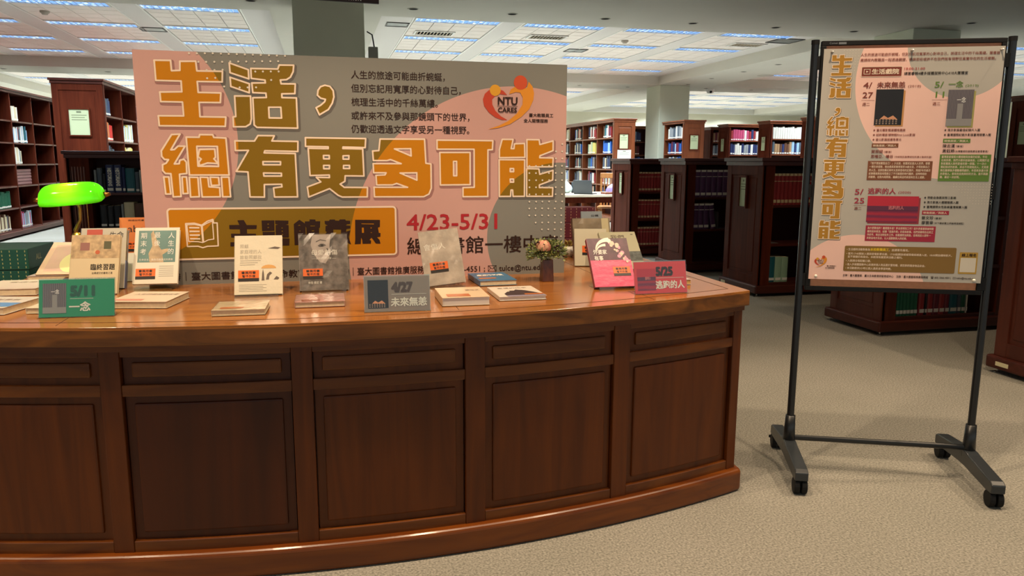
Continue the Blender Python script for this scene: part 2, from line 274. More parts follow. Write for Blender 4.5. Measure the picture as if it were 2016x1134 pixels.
def carpet():
    m = bpy.data.materials.new('carpet'); m.use_nodes = True; nt = m.node_tree; b = nt.nodes['Principled BSDF']
    tc = nt.nodes.new('ShaderNodeTexCoord')
    n = nt.nodes.new('ShaderNodeTexNoise'); n.inputs['Scale'].default_value = 130; n.inputs['Detail'].default_value = 6
    n3 = nt.nodes.new('ShaderNodeTexNoise'); n3.inputs['Scale'].default_value = 1.1; n3.inputs['Detail'].default_value = 3
    for q in (n, n3): nt.links.new(tc.outputs['Object'], q.inputs['Vector'])
    r = nt.nodes.new('ShaderNodeValToRGB'); r.color_ramp.elements[0].position = 0.3; r.color_ramp.elements[1].position = 0.72
    r.color_ramp.elements[0].color = hexc('#73726a'); r.color_ramp.elements[1].color = hexc('#b4afa4')
    r2 = nt.nodes.new('ShaderNodeValToRGB'); r2.color_ramp.elements[0].position = 0.35; r2.color_ramp.elements[1].position = 0.65
    r2.color_ramp.elements[0].color = (0.86, 0.87, 0.86, 1); r2.color_ramp.elements[1].color = (1, 1, 1, 1)
    mx = nt.nodes.new('ShaderNodeMix'); mx.data_type = 'RGBA'; mx.blend_type = 'MULTIPLY'; mx.inputs[0].default_value = 1
    nt.links.new(n.outputs['Fac'], r.inputs['Fac']); nt.links.new(n3.outputs['Fac'], r2.inputs['Fac'])
    nt.links.new(r.outputs['Color'], mx.inputs[6]); nt.links.new(r2.outputs['Color'], mx.inputs[7]); nt.links.new(mx.outputs[2], b.inputs['Base Color'])
    b.inputs['Roughness'].default_value = 0.95; b.inputs['Specular IOR Level'].default_value = 0.1
    bp = nt.nodes.new('ShaderNodeBump'); bp.inputs['Strength'].default_value = 0.5; bp.inputs['Distance'].default_value = 0.006
    nt.links.new(n.outputs['Fac'], bp.inputs['Height']); nt.links.new(bp.outputs['Normal'], b.inputs['Normal'])
    return m
M_CARPET = carpet()
def clear_mat(name, gloss, rough=0.06, tint=(1, 1, 1, 1), bump=0):
    m = bpy.data.materials.new(name); m.use_nodes = True; nt = m.node_tree; nt.nodes.clear()
    out = nt.nodes.new('ShaderNodeOutputMaterial'); t = nt.nodes.new('ShaderNodeBsdfTransparent'); g = nt.nodes.new('ShaderNodeBsdfGlossy')
    t.inputs[0].default_value = tint; g.inputs['Roughness'].default_value = rough
    lw = nt.nodes.new('ShaderNodeLayerWeight'); lw.inputs[0].default_value = 0.25; f = nt.nodes.new('ShaderNodeMath'); f.operation = 'MULTIPLY_ADD'; f.inputs[1].default_value = 0.3; f.inputs[2].default_value = 0.03; nt.links.new(lw.outputs['Facing'], f.inputs[0])
    a = nt.nodes.new('ShaderNodeMath'); a.operation = 'ADD'; a.use_clamp = True; a.inputs[1].default_value = gloss; nt.links.new(f.outputs[0], a.inputs[0])
    mx = nt.nodes.new('ShaderNodeMixShader'); nt.links.new(a.outputs[0], mx.inputs[0]); nt.links.new(t.outputs[0], mx.inputs[1]); nt.links.new(g.outputs[0], mx.inputs[2]); nt.links.new(mx.outputs[0], out.inputs[0])
    MATS[name] = m; return m
M_ACR = clear_mat('clear_acrylic', 0.0, 0.04, (0.97, 0.99, 0.98, 1)); M_ACRE = clear_mat('acrylic_edge', 0.12, 0.1, (0.85, 0.93, 0.9, 1)); M_FILM = clear_mat('wrapping_film', 0.03, 0.2, (0.97, 0.96, 0.94, 1))

def tubes_mat():
    m = bpy.data.materials.new('lit_louvre'); m.use_nodes = True; nt = m.node_tree; nt.nodes.clear()
    out = nt.nodes.new('ShaderNodeOutputMaterial'); e = nt.nodes.new('ShaderNodeEmission')
    tc = nt.nodes.new('ShaderNodeTexCoord'); mp = nt.nodes.new('ShaderNodeMapping'); mp.inputs['Scale'].default_value = (12, 12, 1)
    v = nt.nodes.new('ShaderNodeTexVoronoi'); v.inputs['Scale'].default_value = 1.0; v.inputs['Randomness'].default_value = 0.5
    r = nt.nodes.new('ShaderNodeValToRGB'); r.color_ramp.elements[0].position = 0.14; r.color_ramp.elements[1].position = 0.4
    r.color_ramp.elements[0].color = (2.0, 2.4, 2.8, 1); r.color_ramp.elements[1].color = (0.28, 0.55, 1.1, 1)
    nt.links.new(tc.outputs['Object'], mp.inputs['Vector']); nt.links.new(mp.outputs['Vector'], v.inputs['Vector'])
    nt.links.new(v.outputs['Distance'], r.inputs['Fac']); nt.links.new(r.outputs['Color'], e.inputs['Color']); e.inputs['Strength'].default_value = 1.05
    nt.links.new(e.outputs[0], out.inputs[0]); return m
M_TUBE = tubes_mat()

# ---------------------------------------------------------------- room
ZS, ZG = 3.07, 3.26
mb = MB(); mb.box(-15, 20, -3, 27, -0.1, 0); fl = mb.build('floor', M_CARPET); tag(fl, kind='structure')
mb = MB(); mb.box(-15, 20, 26.9, 27.1, 0, 3.5); o = mb.build('wall_back', M_WALL); tag(o, kind='structure')
mb = MB(); mb.box(-15.1, -15, -3, 27, 0, 3.5); o = mb.build('wall_left', M_WALL); tag(o, kind='structure')
mb = MB(); mb.box(20, 20.1, -3, 27, 0, 3.5); o = mb.build('wall_right', M_WALL); tag(o, kind='structure')
CXS = [(-14.0, -7.9+0.0), (-7.2, -0.55), (0.78, 7.70), (9.1, 16.0)]
CXS = [(-15.0, -8.6), (-7.2, -0.55), (0.78, 7.70), (9.1, 16.0)]
CYS = [(10.0, 17.0), (18.3, 26.6)]
ceil = empty('ceiling'); tag(ceil, kind='structure')
sm = MB()
xs = sorted({-15, 20} | {a for c in CXS for a in c}); ys = sorted({-3, 27} | {a for c in CYS for a in c})
for i in range(len(xs)-1):
    for j in range(len(ys)-1):
        if any(a <= xs[i] and xs[i+1] <= b for a, b in CXS) and any(a <= ys[j] and ys[j+1] <= b for a, b in CYS): continue
        sm.box(xs[i], xs[i+1], ys[j], ys[j+1], ZS, 3.5)
tag(sm.build('soffit', M_SOFF, ceil), kind='structure')
# grid of the coffers: period 1.585 (four tiles 0.305 + plain strip), light rows every 1.61
tile_me = None
tiles = []; joined = MB()
def grid_x(ci):
    x0, x1 = CXS[ci]
    st = {0: -14.2, 1: -6.975, 2: 1.335, 3: 9.70}[ci]
    return [st+1.585*k for k in range(4)]
ROW0 = {0: 11.02, 1: 19.62}
fixt = []
strips = MB(); grid = MB(); trims = MB()
for ci, (x0, x1) in enumerate(CXS):
    for cj, (y0, y1) in enumerate(CYS):
        gx = grid_x(ci); rows = [ROW0[cj]+1.61*k for k in range(4 if cj == 0 else 5)]
        grid.box(x0, x1, y0, y1, ZG+0.012, 3.5)
        cols = []
        prev = x0
        for g in gx:
            strips.box(prev+0.006, g-0.006, y0, y1, ZG, ZG+0.02); prev = g+1.22
            cols.append(g)
        strips.box(prev+0.006, x1, y0, y1, ZG, ZG+0.02)
        for g in cols:
            trims.box(g-0.03, g-0.008, y0, y1, ZG-0.006, ZG); trims.box(g+1.228, g+1.25, y0, y1, ZG-0.006, ZG)
            yb = y0
            for ri, ry in enumerate(rows+[y1]):
                n = max(1, round((ry-yb)/0.30)) if ry-yb > 0.1 else 0
                for k in range(n):
                    h = (ry-yb)/n
                    for c in range(4): tiles.append((g+0.305*c, yb+h*k, 0.305, h))
                if ri < len(rows): fixt.append((g, ry, ci, cj))
                yb = ry+0.30
tag(strips.build('strip_panel', M_PLAIN, ceil), kind='stuff')
tag(trims.build('trim_highlight', M_WHITE, ceil), kind='stuff')  # white strips paint the light caught by the ceiling T-bars
grid.build('grid_bed', M_GRID, ceil)
def seen(x, y): return math.hypot(x-0, y) + (0 if (-7.5 < x < 8) else 30)
tiles.sort(key=lambda t: seen(t[0], t[1]) + (100 if t[1] < 10.9 else 0))
tm = MB().box(0.018, 0.982, 0.022, 0.978, 0, 0.014); base = tm.build('ceiling_tile', M_TILE, ceil)
for i, (x, y, a, b) in enumerate(tiles):
    if i < 300:
        o = base if i == 0 else base.copy()
        if i: COL.objects.link(o)
        o.location = (x, y, ZG+0.001); o.scale = (a, b, 1)
    else: joined.box(x+0.004, x+a-0.004, y+0.0055, y+b-0.0055, ZG+0.001, ZG+0.015)
tag(joined.build('far_ceiling_tiles', M_TILE, ceil), kind='stuff')
# fluorescent fixtures with their own light
fr_m = MB()
for a in ((0, 1.22, 0, 0.014), (0, 1.22, 0.286, 0.30), (0, 0.014, 0.014, 0.286), (1.206, 1.22, 0.014, 0.286)): fr_m.box(*a, -0.014, 0.02)
lv = MB()
for k in range(1, 16): lv.box(1.22*k/16-0.003, 1.22*k/16+0.003, 0.014, 0.286, -0.01, 0.0)
df = MB().box(0.014, 1.206, 0.014, 0.286, 0.0, 0.01)
f_me = fr_m.build('frame', M_WHITE); d_me = df.build('diffuser', M_TUBE); l_me = lv.build('louvre', M_CHROME)
side = {0: 'far left', 1: 'left', 2: 'middle', 3: 'right'}
for (x, y, ci, cj) in fixt:
    row = ['front', 'second', 'third', 'fourth', 'fifth'][round((y-ROW0[cj])/1.61)]
    pos = ['leftmost', 'second', 'third', 'rightmost'][round((x-grid_x(ci)[0])/1.585)]
    lab = '%s strip light of the %s row in the %s %s coffer' % (pos, row, 'near' if cj == 0 else 'distant', side[ci])
    f = empty('ceiling_light', (x, y, ZG-0.001), label=lab, cat='light', group='fluorescent strip lights')
    for me in (f_me, d_me, l_me):
        o = me.copy(); COL.objects.link(o); o.parent = f
        if me is l_me: o['kind'] = 'stuff'
    if ci == 0 and cj == 0: continue
    l = bpy.data.lights.new('fluorescent_tube', 'AREA'); l.shape = 'RECTANGLE'; l.size = 1.18; l.size_y = 0.26
    l.energy = TUBE_E; l.color = (0.82, 0.93, 1.0); l.spread = R(125)
    o = bpy.data.objects.new('fluorescent_tube', l); COL.objects.link(o); o.location = (x+0.61, y+0.15, ZG-0.02)
for o in (f_me, d_me, l_me): bpy.data.objects.remove(o)
# columns
def column(x0, x1, y0, y1, n):
    o = MB().box(x0, x1, y0, y1, 0, ZS).build('column', M_COLM, bevel=0.01)
    tag(o, kind='structure'); return o
column(-0.26, 0.51, 9.0, 9.77, 1); column(7.72, 8.48, 9.0, 9.77, 2); column(7.74, 8.5, 17.0, 17.77, 3); column(-7.9, -7.2, 17.1, 17.8, 4); column(-0.26, 0.51, 17.1, 17.87, 5)
# dark downlights
dl = [(1.11+1.205*k, 9.44, 'front') for k in range(6)]+[(-0.72-1.205*k, 9.44, 'front') for k in range(4)]+[(5.975, 17.65, 'far'), (7.2, 17.67, 'far'), (9.18, 17.5, 'far'), (10.44, 17.55, 'far')]+[(8.3, 16.7, 'right'), (8.2, 15.4, 'right'), (8.2, 14.1, 'right'), (8.2, 12.9, 'right'), (8.14, 8.49, 'right')]
dl += [(-6.1, 17.65, 'far left'), (-4.2, 17.65, 'far left')]
ORD = ['first', 'second', 'third', 'fourth', 'fifth', 'sixth', 'seventh', 'eighth', 'ninth', 'tenth', 'eleventh', 'twelfth', '13th', '14th', '15th', '16th', '17th', '18th', '19th', '20th', '21st', '22nd', '23rd', '24th', '25th', '26th']
cnt = {}
for x, y, wh in sorted(dl):
    cnt[wh] = cnt.get(wh, 0)+1
    e = empty('downlight', (x, y, ZS), label='unlit recessed ceiling downlight, %s from the left in the %s row' % (ORD[cnt[wh]-1], wh), cat='downlight', group='unlit downlights, %s row' % wh)
    MB().lathe([(0.066, -0.001), (0.068, -0.004), (0.056, -0.006), (0.054, -0.002)], 20).build('trim_ring', M_SOFF, e, smooth=True)
    MB().lathe([(0.055, -0.003), (0.03, -0.0025), (0.0, -0.002)], 20).build('well_shade', M_HOLE, e, smooth=True)  # flat black disc paints the shade inside the unlit well
# diffusers
def vent(x, y, wdt, dep, lab, z=ZG):
    e = empty('ceiling_vent', (x, y, z-0.004), label=lab, cat='vent')
    m = MB()
    for a in ((0, wdt, 0, 0.03), (0, wdt, dep-0.03, dep), (0, 0.03, 0.03, dep-0.03), (wdt-0.03, wdt, 0.03, dep-0.03)): m.box(*a, -0.012, 0)
    m.build('frame', M_WHITE, e)
    MB().box(0.03, wdt-0.03, 0.03, dep-0.03, -0.001, 0).build('backing', M_HOLE, e)
    n = int(wdt/0.05)
    for k in range(1, n): MB().box(wdt*k/n-0.008, wdt*k/n+0.004, 0.03, dep-0.03, -0.009, -0.002).build('slat', mat('vent_cream', '#c9b9a0', 0.5), e)
vent(1.45, 12.1, 0.62, 0.36, 'louvred air vent left in the middle ceiling coffer, touching a strip light')
vent(3.25, 12.0, 0.62, 0.36, 'louvred air vent right of the first one in the middle ceiling coffer')
vent(6.75, 11.9, 0.6, 0.33, 'brownish air vent near the right end of the middle ceiling coffer')
def hatch(x, y, lab, mt, s=0.62):
    e = empty('ceiling_hatch', (x, y, ZG-0.002), label=lab, cat='hatch')
    m = MB()
    for a in ((0, s, 0, 0.02), (0, s, s-0.02, s), (0, 0.02, 0.02, s-0.02), (s-0.02, s, 0.02, s-0.02)): m.box(*a, -0.01, 0)
    m.build('rim', M_GRID, e); MB().box(0.02, s-0.02, 0.02, s-0.02, -0.004, 0).build('cover', mt, e)
M_HAT = mat('hatch_grey', '#a8adaa', 0.4, 0.5, noise=0.25, nscale=3); M_HAT2 = mat('hatch_dark', '#6d716f', 0.35, 0.5, noise=0.5, nscale=4)
hatch(-2.62, 12.9, 'pale square access hatch in the left ceiling coffer', M_HAT, 0.36)
hatch(0.97, 11.5, 'dark open panel at the near left corner of the middle coffer', M_HAT2, 0.33)
hatch(4.3, 13.3, 'grey access hatch between strip lights of the middle coffer', M_HAT, 0.36)
hatch(7.2, 11.3, 'dark mirror-like panel at the right edge of the middle coffer', M_HAT2, 0.45)
for x, y, lab in ((-3.55, 11.9, 'round smoke detector on the tiles of the left coffer'), (4.9, 12.2, 'round smoke detector on the tiles of the middle coffer')):
    e = empty('smoke_detector', (x, y, ZG), label=lab, cat='smoke detector')
    MB().lathe([(0.0, -0.05), (0.035, -0.048), (0.045, -0.03), (0.06, -0.022), (0.06, 0)], 20).build('housing', mat('detector_cream', '#a99f92', 0.5), e, smooth=True)
e = empty('security_camera', (9.35, 17.6, ZS), label='white dome security camera under the right ceiling beam', cat='camera')
MB().lathe([(0.0, -0.12), (0.07, -0.1), (0.1, -0.04), (0.1, 0)], 20).build('dome_housing', M_WHITE, e, smooth=True)
MB().ball((-0.02, -0.07, -0.075), 0.035).build('lens', M_BLK, e, smooth=True)
e = empty('speaker_grille', (9.0, 14.6, ZS), label='round flat grille on the plaster beam right of the middle coffer', cat='grille')
MB().lathe([(0.0, -0.006), (0.16, -0.006), (0.17, 0)], 24).build('plate', mat('grille_plate', '#aaa598', 0.6), e)
# hanging sign at the top of the frame
e = empty('hanging_sign', (0.15, 6.0, 2.45), label='dark hanging sign with white capitals at the top of the column', cat='sign')
MB().box(-0.3, 0.3, -0.012, 0.012, 0, 0.32).build('board', mat('sign_dark', '#2a120c', 0.5), e, rot=(0, R(0.9), 0))
f = FP(); f.text('RESERVED COLLECTION', -0.19, 0.012, 0.055, 0.36, d=0.014, bold=0.02); f.build('lettering', M_WHITE, e, rot=(0, R(0.9), 0))
for x in (-0.22, 0.22): MB().tube([(x, 0, 0.31), (x, 0, ZS-2.45)], 0.003, 6).build('wire', M_CHROME, e)
e = empty('wall_camera', (0.6, 8.96, 2.52), label='small grey bracketed box at the right edge of the big column', cat='device')
MB().box(-0.055, 0.05, -0.02, 0.04, -0.22, 0.03).build('housing', mat('device_grey', '#8b8e86', 0.5), e, bevel=0.008)
MB().tube([(-0.06, 0.06, 0.2), (-0.01, 0.0, 0.16), (0.01, 0.0, 0.03)], 0.008, 6).build('bracket', M_DARK, e)
# ---------------------------------------------------------------- curved counter
HC = 0.815; CX0, CY0 = 0.12, 6.78
def ap(th, r): t = R(th); return (CX0+r*math.sin(t), CY0-r*math.cos(t))
def arcbox(mb, t0, t1, r0, r1, z0, z1, n=None, mi=0):      # r1 is the front (larger radius)
    n = n or max(2, int(abs(t1-t0)/1.2)); vs = []; fs = []
    for i in range(n+1):
        t = t0+(t1-t0)*i/n
        for r, z in ((r1, z0), (r1, z1), (r0, z1), (r0, z0)): x, y = ap(t, r); vs.append((x, y, z))
    for i in range(n):
        a = i*4; b = a+4
        fs += [(a, b, b+1, a+1), (a+1, b+1, b+2, a+2), (a+2, b+2, b+3, a+3), (a+3, b+3, b, a)]
    fs += [(0, 1, 2, 3), (n*4+3, n*4+2, n*4+1, n*4)]
    return mb.add(vs, fs, mi)
ctr = empty('display_counter', (0.12, 2.33, 0), label='long bow-fronted brown wooden counter with panelled front and polished top', cat='counter')
class CW:  # parts keep world coordinates under the counter's empty
    pass
def cpart(mb, name, m, bevel=0, seg=2):
    o = mb.build(name, m, ctr, bevel=bevel, seg=seg); o.location = (-0.12, -2.33, 0); return o
tl = math.degrees(math.asin((-1.45-CX0)/4.45)); tr_ = math.degrees(math.asin((1.572-CX0)/4.45))
arc = [ap(tl+(tr_-tl)*i/36, 4.45) for i in range(37)]
poly = arc+[(1.572, 3.95), (-1.2, 3.95), (-1.2, 3.40), (-1.45, 3.40)]
cpart(MB().prism(poly, 0.757, HC), 'worktop', M_TOP, 0.007, 3)
# darker nosing strip that fronts the top
nb = MB(); arcbox(nb, tl, tr_, 4.44, 4.4525, 0.758, 0.8085, 36); cpart(nb, 'front_nosing', M_EDGE, 0.003)
MBx = MB().box(1.565, 1.5745, 2.60, 3.948, 0.758, 0.8085); cpart(MBx, 'side_nosing', M_EDGE, 0.003)
ap_poly = [ap(tl+(tr_-tl)*i/36, 4.43) for i in range(37)]+[(1.556, 3.93), (-1.18, 3.93), (-1.18, 3.38), (-1.43, 3.38)]
cpart(MB().prism(ap_poly, 0.735, 0.757), 'apron_moulding', M_BODYX, 0.003)
body = [ap(tl+(tr_-tl)*i/36, 4.385) for i in range(37)]+[(1.545, 3.91), (-1.16, 3.91), (-1.16, 3.36), (-1.42, 3.36)]
cpart(MB().prism(body, 0.0, 0.735), 'carcass', M_BODY)
il = MB(); tr2 = math.degrees(math.asin((1.51-CX0)/4.38)); arcbox(il, tl, tr2, 4.377, 4.380, HC-0.001, HC+0.0006, 36)
il.box(1.508, 1.511, ap(tr2, 4.38)[1], 3.88, HC-0.001, HC+0.0006); il.box(-1.14, 1.511, 3.88, 3.883, HC-0.001, HC+0.0006)
cpart(il, 'inlay_line', M_LINE)
for xx in (-0.78, 0.42, 1.13):
    cpart(MB().box(xx, xx+0.0015, 2.42+0.04*abs(xx), 3.875, HC-0.001, HC+0.0004), 'board_joint', M_LINE)
# stiles, rails, panels
ST = [(-17.5, -16.7), (-10.29, -9.50), (-3.05, -2.23), (4.01, 4.88), (11.14, 11.99), (18.46, 19.05)]
for a, b in ST:
    m = MB(); arcbox(m, a, b, 4.37, 4.421, 0.085, 0.736); cpart(m, 'stile', M_BODY, 0.003)
for i in range(5):
    a, b = ST[i][1], ST[i+1][0]
    for z0, z1, nm in ((0.716, 0.736, 'top_rail'), (0.594, 0.630, 'middle_rail'), (0.085, 0.128, 'bottom_rail')):
        m = MB(); arcbox(m, a, b, 4.37, 4.419, z0, z1); cpart(m, nm, M_BODYX, 0.003)
    m = MB(); arcbox(m, a+0.38, b-0.38, 4.37, 4.413, 0.652, 0.698); cpart(m, 'small_panel', M_BODYX, 0.006)
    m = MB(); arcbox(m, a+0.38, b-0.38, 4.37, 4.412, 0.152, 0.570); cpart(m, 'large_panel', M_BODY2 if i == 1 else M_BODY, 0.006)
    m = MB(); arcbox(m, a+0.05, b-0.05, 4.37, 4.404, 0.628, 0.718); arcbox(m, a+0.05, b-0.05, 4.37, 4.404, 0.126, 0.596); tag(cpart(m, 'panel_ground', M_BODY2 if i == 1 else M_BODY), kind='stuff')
m = MB(); arcbox(m, tl, 19.25, 4.37, 4.45, 0.0, 0.092, 36); cpart(m, 'base_moulding', M_BASE, 0.016, 4)
m = MB().box(1.54, 1.586, 2.585, 3.93, 0.0, 0.092); cpart(m, 'side_base_moulding', M_BASE, 0.014, 3)
m = MB().box(1.535, 1.556, 2.60, 2.68, 0.09, 0.736).box(1.535, 1.556, 3.82, 3.92, 0.09, 0.736).box(1.535, 1.556, 2.6, 3.9, 0.09, 0.14).box(1.535, 1.556, 2.6, 3.9, 0.66, 0.736); tag(cpart(m, 'side_frame', M_BODY, 0.003), kind='stuff')
# low side desk behind the left end
sd = empty('side_desk', (-1.9, 3.95, 0), label='low brown desk behind the left end of the counter', cat='desk')
MB().box(-0.7, 0.66, -0.45, 0.5, 0.60, 0.64).build('desktop', M_TOP, sd, bevel=0.005)
MB().box(-0.66, 0.62, -0.41, 0.46, 0.0, 0.60).build('carcass', M_BODY, sd)

# ---------------------------------------------------------------- bookcases
def paper_sign(parent, loc, rz, w, h, frame=True, pm=None, nm='sign_holder', lines=3):
    if frame:
        m = MB()
        for a in ((-w/2-0.018, w/2+0.018, h/2, h/2+0.018), (-w/2-0.018, w/2+0.018, -h/2-0.018, -h/2), (-w/2-0.018, -w/2, -h/2, h/2), (w/2, w/2+0.018, -h/2, h/2)): m.box(a[0], a[1], -0.018, 0, a[2], a[3])
        fr = m.build(nm, M_CASE, parent, loc, (0, 0, rz))
    else: fr = MB().box(-w/2-0.004, w/2+0.004, -0.002, 0, -h/2-0.004, h/2+0.004).build(nm, M_PAPERW, parent, loc, (0, 0, rz))
    MB().box(-w/2, w/2, -0.006, -0.002, -h/2, h/2).build('paper', pm or M_PAPER, fr)
    f = FP(); f.rect(-w*0.12, w*0.12, h*0.36, h*0.43, 0.0065)
    for k in range(lines): f.rect(-w*0.38, w*(0.38-0.1*(k % 2)), h*(0.26-0.09*k), h*(0.285-0.09*k), 0.0065)
    f.build('printed_lines', mat('faint_print', '#6b7257', 0.7), fr)
    return fr
def bookcase(name, loc, rz, L, D, H, tiers, bay, label, group=None, face=1, m=None, mx=None, sign=None, plinth=0.11, foot=0.03, t0=0.13, first=0.10, flute=False):
    m = m or M_CASE; mx = mx or M_CASEX
    e = empty(name, loc, rz, label, 'bookcase', group)
    MB().box(-0.03, L, -0.03, D+0.03, H-0.035, H).build('top_slab', mx, e, bevel=0.006)
    MB().box(-0.012, L, -0.012, D+0.012, H-0.075, H-0.035).build('cornice', mx, e, bevel=0.004)
    MB().box(-0.03, L, -0.03, D+0.03, foot, plinth).build('plinth', mx, e, bevel=0.012)
    for fx, fy in ((0.02, 0.02), (0.02, D-0.02), (L-0.05, 0.02)): MB().lathe([(0.018, 0), (0.018, 0.006), (0.006, 0.01), (0.006, foot+0.01)], 10).build('levelling_foot', M_CHROME, e, (fx, fy, 0))
    # end panel: frame of stiles and rails around a recessed field
    MB().box(0.012, 0.035, 0, D, plinth, H-0.075).build('end_panel', m, e)
    for y0, y1 in ((0, 0.085), (D-0.085, D)): MB().box(0, 0.03, y0, y1, plinth, H-0.075).build('end_stile', m, e, bevel=0.002)
    for z0, z1 in ((plinth, plinth+0.09), (H-0.165, H-0.075)): MB().box(0.0005, 0.03, 0.085, D-0.085, z0, z1).build('end_rail', m, e, bevel=0.002)
    MB().box(0.008, 0.03, 0.115, D-0.115, plinth+0.12, H-0.195).build('raised_field', m, e, bevel=0.004)
    yf, yb = (0, D/2) if face > 0 else (D/2, D)
    MB().box(0.03, L, D/2-0.01, D/2+0.01, plinth, H-0.075).build('back_panel', M_CASEIN, e)
    bl = []
    ys0, ys1 = (0.0, D/2-0.01) if face > 0 else (D/2+0.01, D)
    MB().box(0.03, first, ys0, ys1, plinth, H-0.075).build('front_stile', m, e)
    x = first
    if flute:
        for k in range(3): MB().box(0.035+0.018*k, 0.045+0.018*k, -0.004, 0, plinth+0.15, H-0.2).build('flute', M_CASEIN, e)
    while x < L-0.2:
        x1 = min(x+bay, L-0.03); bl.append((x, x1))
        MB().box(x1, x1+0.03, ys0, ys1, plinth, H-0.075).build('divider', m, e)
        for k, tz in enumerate(tiers):
            MB().box(x, x1, ys0+0.004, ys1, tz-0.025, tz).build('shelf', mx, e)
        x = x1+0.03
    MB().box(0.03, L, D-0.02 if face > 0 else 0, D if face > 0 else 0.02, plinth, H-0.075).build('far_side_panel', m, e)
    if sign: paper_sign(e, (0.001 if not flute else 0, D/2+sign[3] if len(sign) > 3 else D/2, sign[0]), -PI/2, sign[1], sign[2])
    mw = Matrix.Translation(loc) @ Matrix.Rotation(rz, 4, 'Z')
    return dict(e=e, M=mw, rz=rz, D=D, bl=bl, tiers=tiers, face=face)
# book: unit mesh, spine at y=0 facing -Y; slots cover / pages / call label
def book_mesh(nm, label=True, band=False):
    b = MB()
    prof = [(0, 0.06), (0.18, 0.015), (0.5, 0.0), (0.82, 0.015), (1, 0.06)]
    pts = prof+[(1, 1), (0, 1)]
    b.prism(pts, 0, 1)
    b.box(0.1, 0.9, 0.1, 1.004, 0.97, 1.002, 1)
    if label: b.box(0.12, 0.88, -0.004, 0.03, 0.07, 0.17, 2)
    if band: b.box(0.1, 0.9, -0.004, 0.03, 0.93, 1.001, 2); b.box(0.1, 0.9, -0.003, 0.03, 0.75, 0.77, 2)
    me = bpy.data.meshes.new(nm); me.from_pydata(b.v, [], b.f)
    for m_ in (M_BLK, M_PAGES, M_PAPERW): me.materials.append(m_)
    me.polygons.foreach_set('material_index', b.m); me.update(); return me
BK_L = book_mesh('book', True); BK_N = book_mesh('book', False); BK_J = book_mesh('bound_journal', True, True)
CO = {'black': '#1c1e22', 'navy': '#24305a', 'blue': '#1f57a8', 'dark red': '#8f2a2c', 'maroon': '#6a2230', 'purple': '#56365c', 'green': '#1c5a40', 'pale green': '#8fae92', 'white': '#d4d2c8', 'grey': '#8a8f92', 'yellow': '#d0c067',
      'red': '#b8281f', 'orange': '#c7632a', 'brown': '#5b3a28', 'pink': '#b5466a', 'teal': '#1d5c66', 'cream': '#cfc3a0', 'light blue': '#8fb0c8', 'tan': '#9a7a58', 'slate': '#4a5560'}
CM = {}
def cmat(c):
    if c not in CM: CM[c] = mat('book_cloth_'+c.replace(' ', '_'), CO[c], 0.5, 0.4)
    return CM[c]
TN = ['lowest', 'second', 'third', 'fourth', 'fifth', 'top']; BN = ['nearest', 'second', 'third', 'fourth', 'last']
def book(C, bi, ti, x, col, w, h, d, where, me=BK_L, name='book', lean=0, lab2=None, idx=None):
    tz = C['tiers'][ti]; inset = 0.03
    if C['face'] > 0: ml = Matrix.Translation((x, inset, tz)) @ Matrix.Rotation(lean, 4, 'Y')
    else: ml = Matrix.Translation((x+w, C['D']-inset, tz)) @ Matrix.Rotation(PI, 4, 'Z') @ Matrix.Rotation(-lean, 4, 'Y')
    mw = C['M'] @ ml @ Matrix.Diagonal((w-0.001, d, h, 1))
    if C.get('stuff') is not None:
        mats = C['stuff'].setdefault('mats', [M_PAGES, M_PAPERW]); mb = C['stuff'].setdefault('mb', MB()); cm = cmat(col)
        if cm not in mats: mats.append(cm)
        mp_ = {0: mats.index(cm), 1: 0, 2: 1}
        base = len(mb.v); mb.v += [tuple(mw @ v.co) for v in me.vertices]
        for p in me.polygons: mb.f.append([base+i for i in p.vertices]); mb.m.append(mp_[p.material_index])
        return None
    o = bpy.data.objects.new(name, me); COL.objects.link(o)
    o.material_slots[0].link = 'OBJECT'; o.material_slots[0].material = cmat(col)
    if lab2: o.material_slots[2].link = 'OBJECT'; o.material_slots[2].material = lab2
    o.matrix_world = mw
    kd = {'bound_journal': 'bound journal', 'binder': 'box file'}.get(name, 'book')
    if idx is None: tag(o, '%s %s %s' % (col, kd, where), 'book', '%s %ss %s' % (col, kd, where))
    else: tag(o, '%s %s, %s %s' % (col, kd, ORD[min(idx, 25)], where), 'book', 'books %s' % where)
    return o
def fill(C, bi, ti, cols, n, w=(0.022, 0.04), h=(0.2, 0.27), d=0.17, where='', me=None, name='book', start=0.01, end_lean=False, lab2=None, rnd=True, gap=0):
    x0, x1 = C['bl'][bi]; x = x0+start; row = []
    for k in range(n):
        ww = random.uniform(*w); hh = random.uniform(*h) if isinstance(h, tuple) else h
        if x+ww > x1-0.004: break
        c = random.choice(cols) if rnd else cols[k % len(cols)]
        ln = 0
        if end_lean and k == n-1: x += 0.03; ln = -0.14
        row.append((x, c, ww, hh, ln)); x += ww+gap
    for k, (x, c, ww, hh, ln) in enumerate(row):
        idx = None if len(set(cols)) == 1 and not end_lean else (k if C['face'] > 0 else len(row)-1-k)
        book(C, bi, ti, x, c, ww, hh, d, where, me or BK_L, name, ln, lab2, idx)
LT = [0.135, 0.515, 0.89]
M_GOLD = mat('dull_gold_label', '#c9b58a', 0.5)
A = bookcase('bookcase', (4.07, 6.55, 0), 0, 5.2, 0.66, 1.34, LT, 0.93, 'low dark bookcase with long pale green notice, just left of the poster stand', sign=(1.005, 0.115, 0.285), first=0.13)
B = bookcase('bookcase', (4.07, 8.16, 0), 0, 4.9, 0.66, 1.34, LT, 0.93, 'low dark bookcase with tall dark purple journals, second row behind the 5/25 sign', sign=(1.0, 0.115, 0.285), first=0.13)
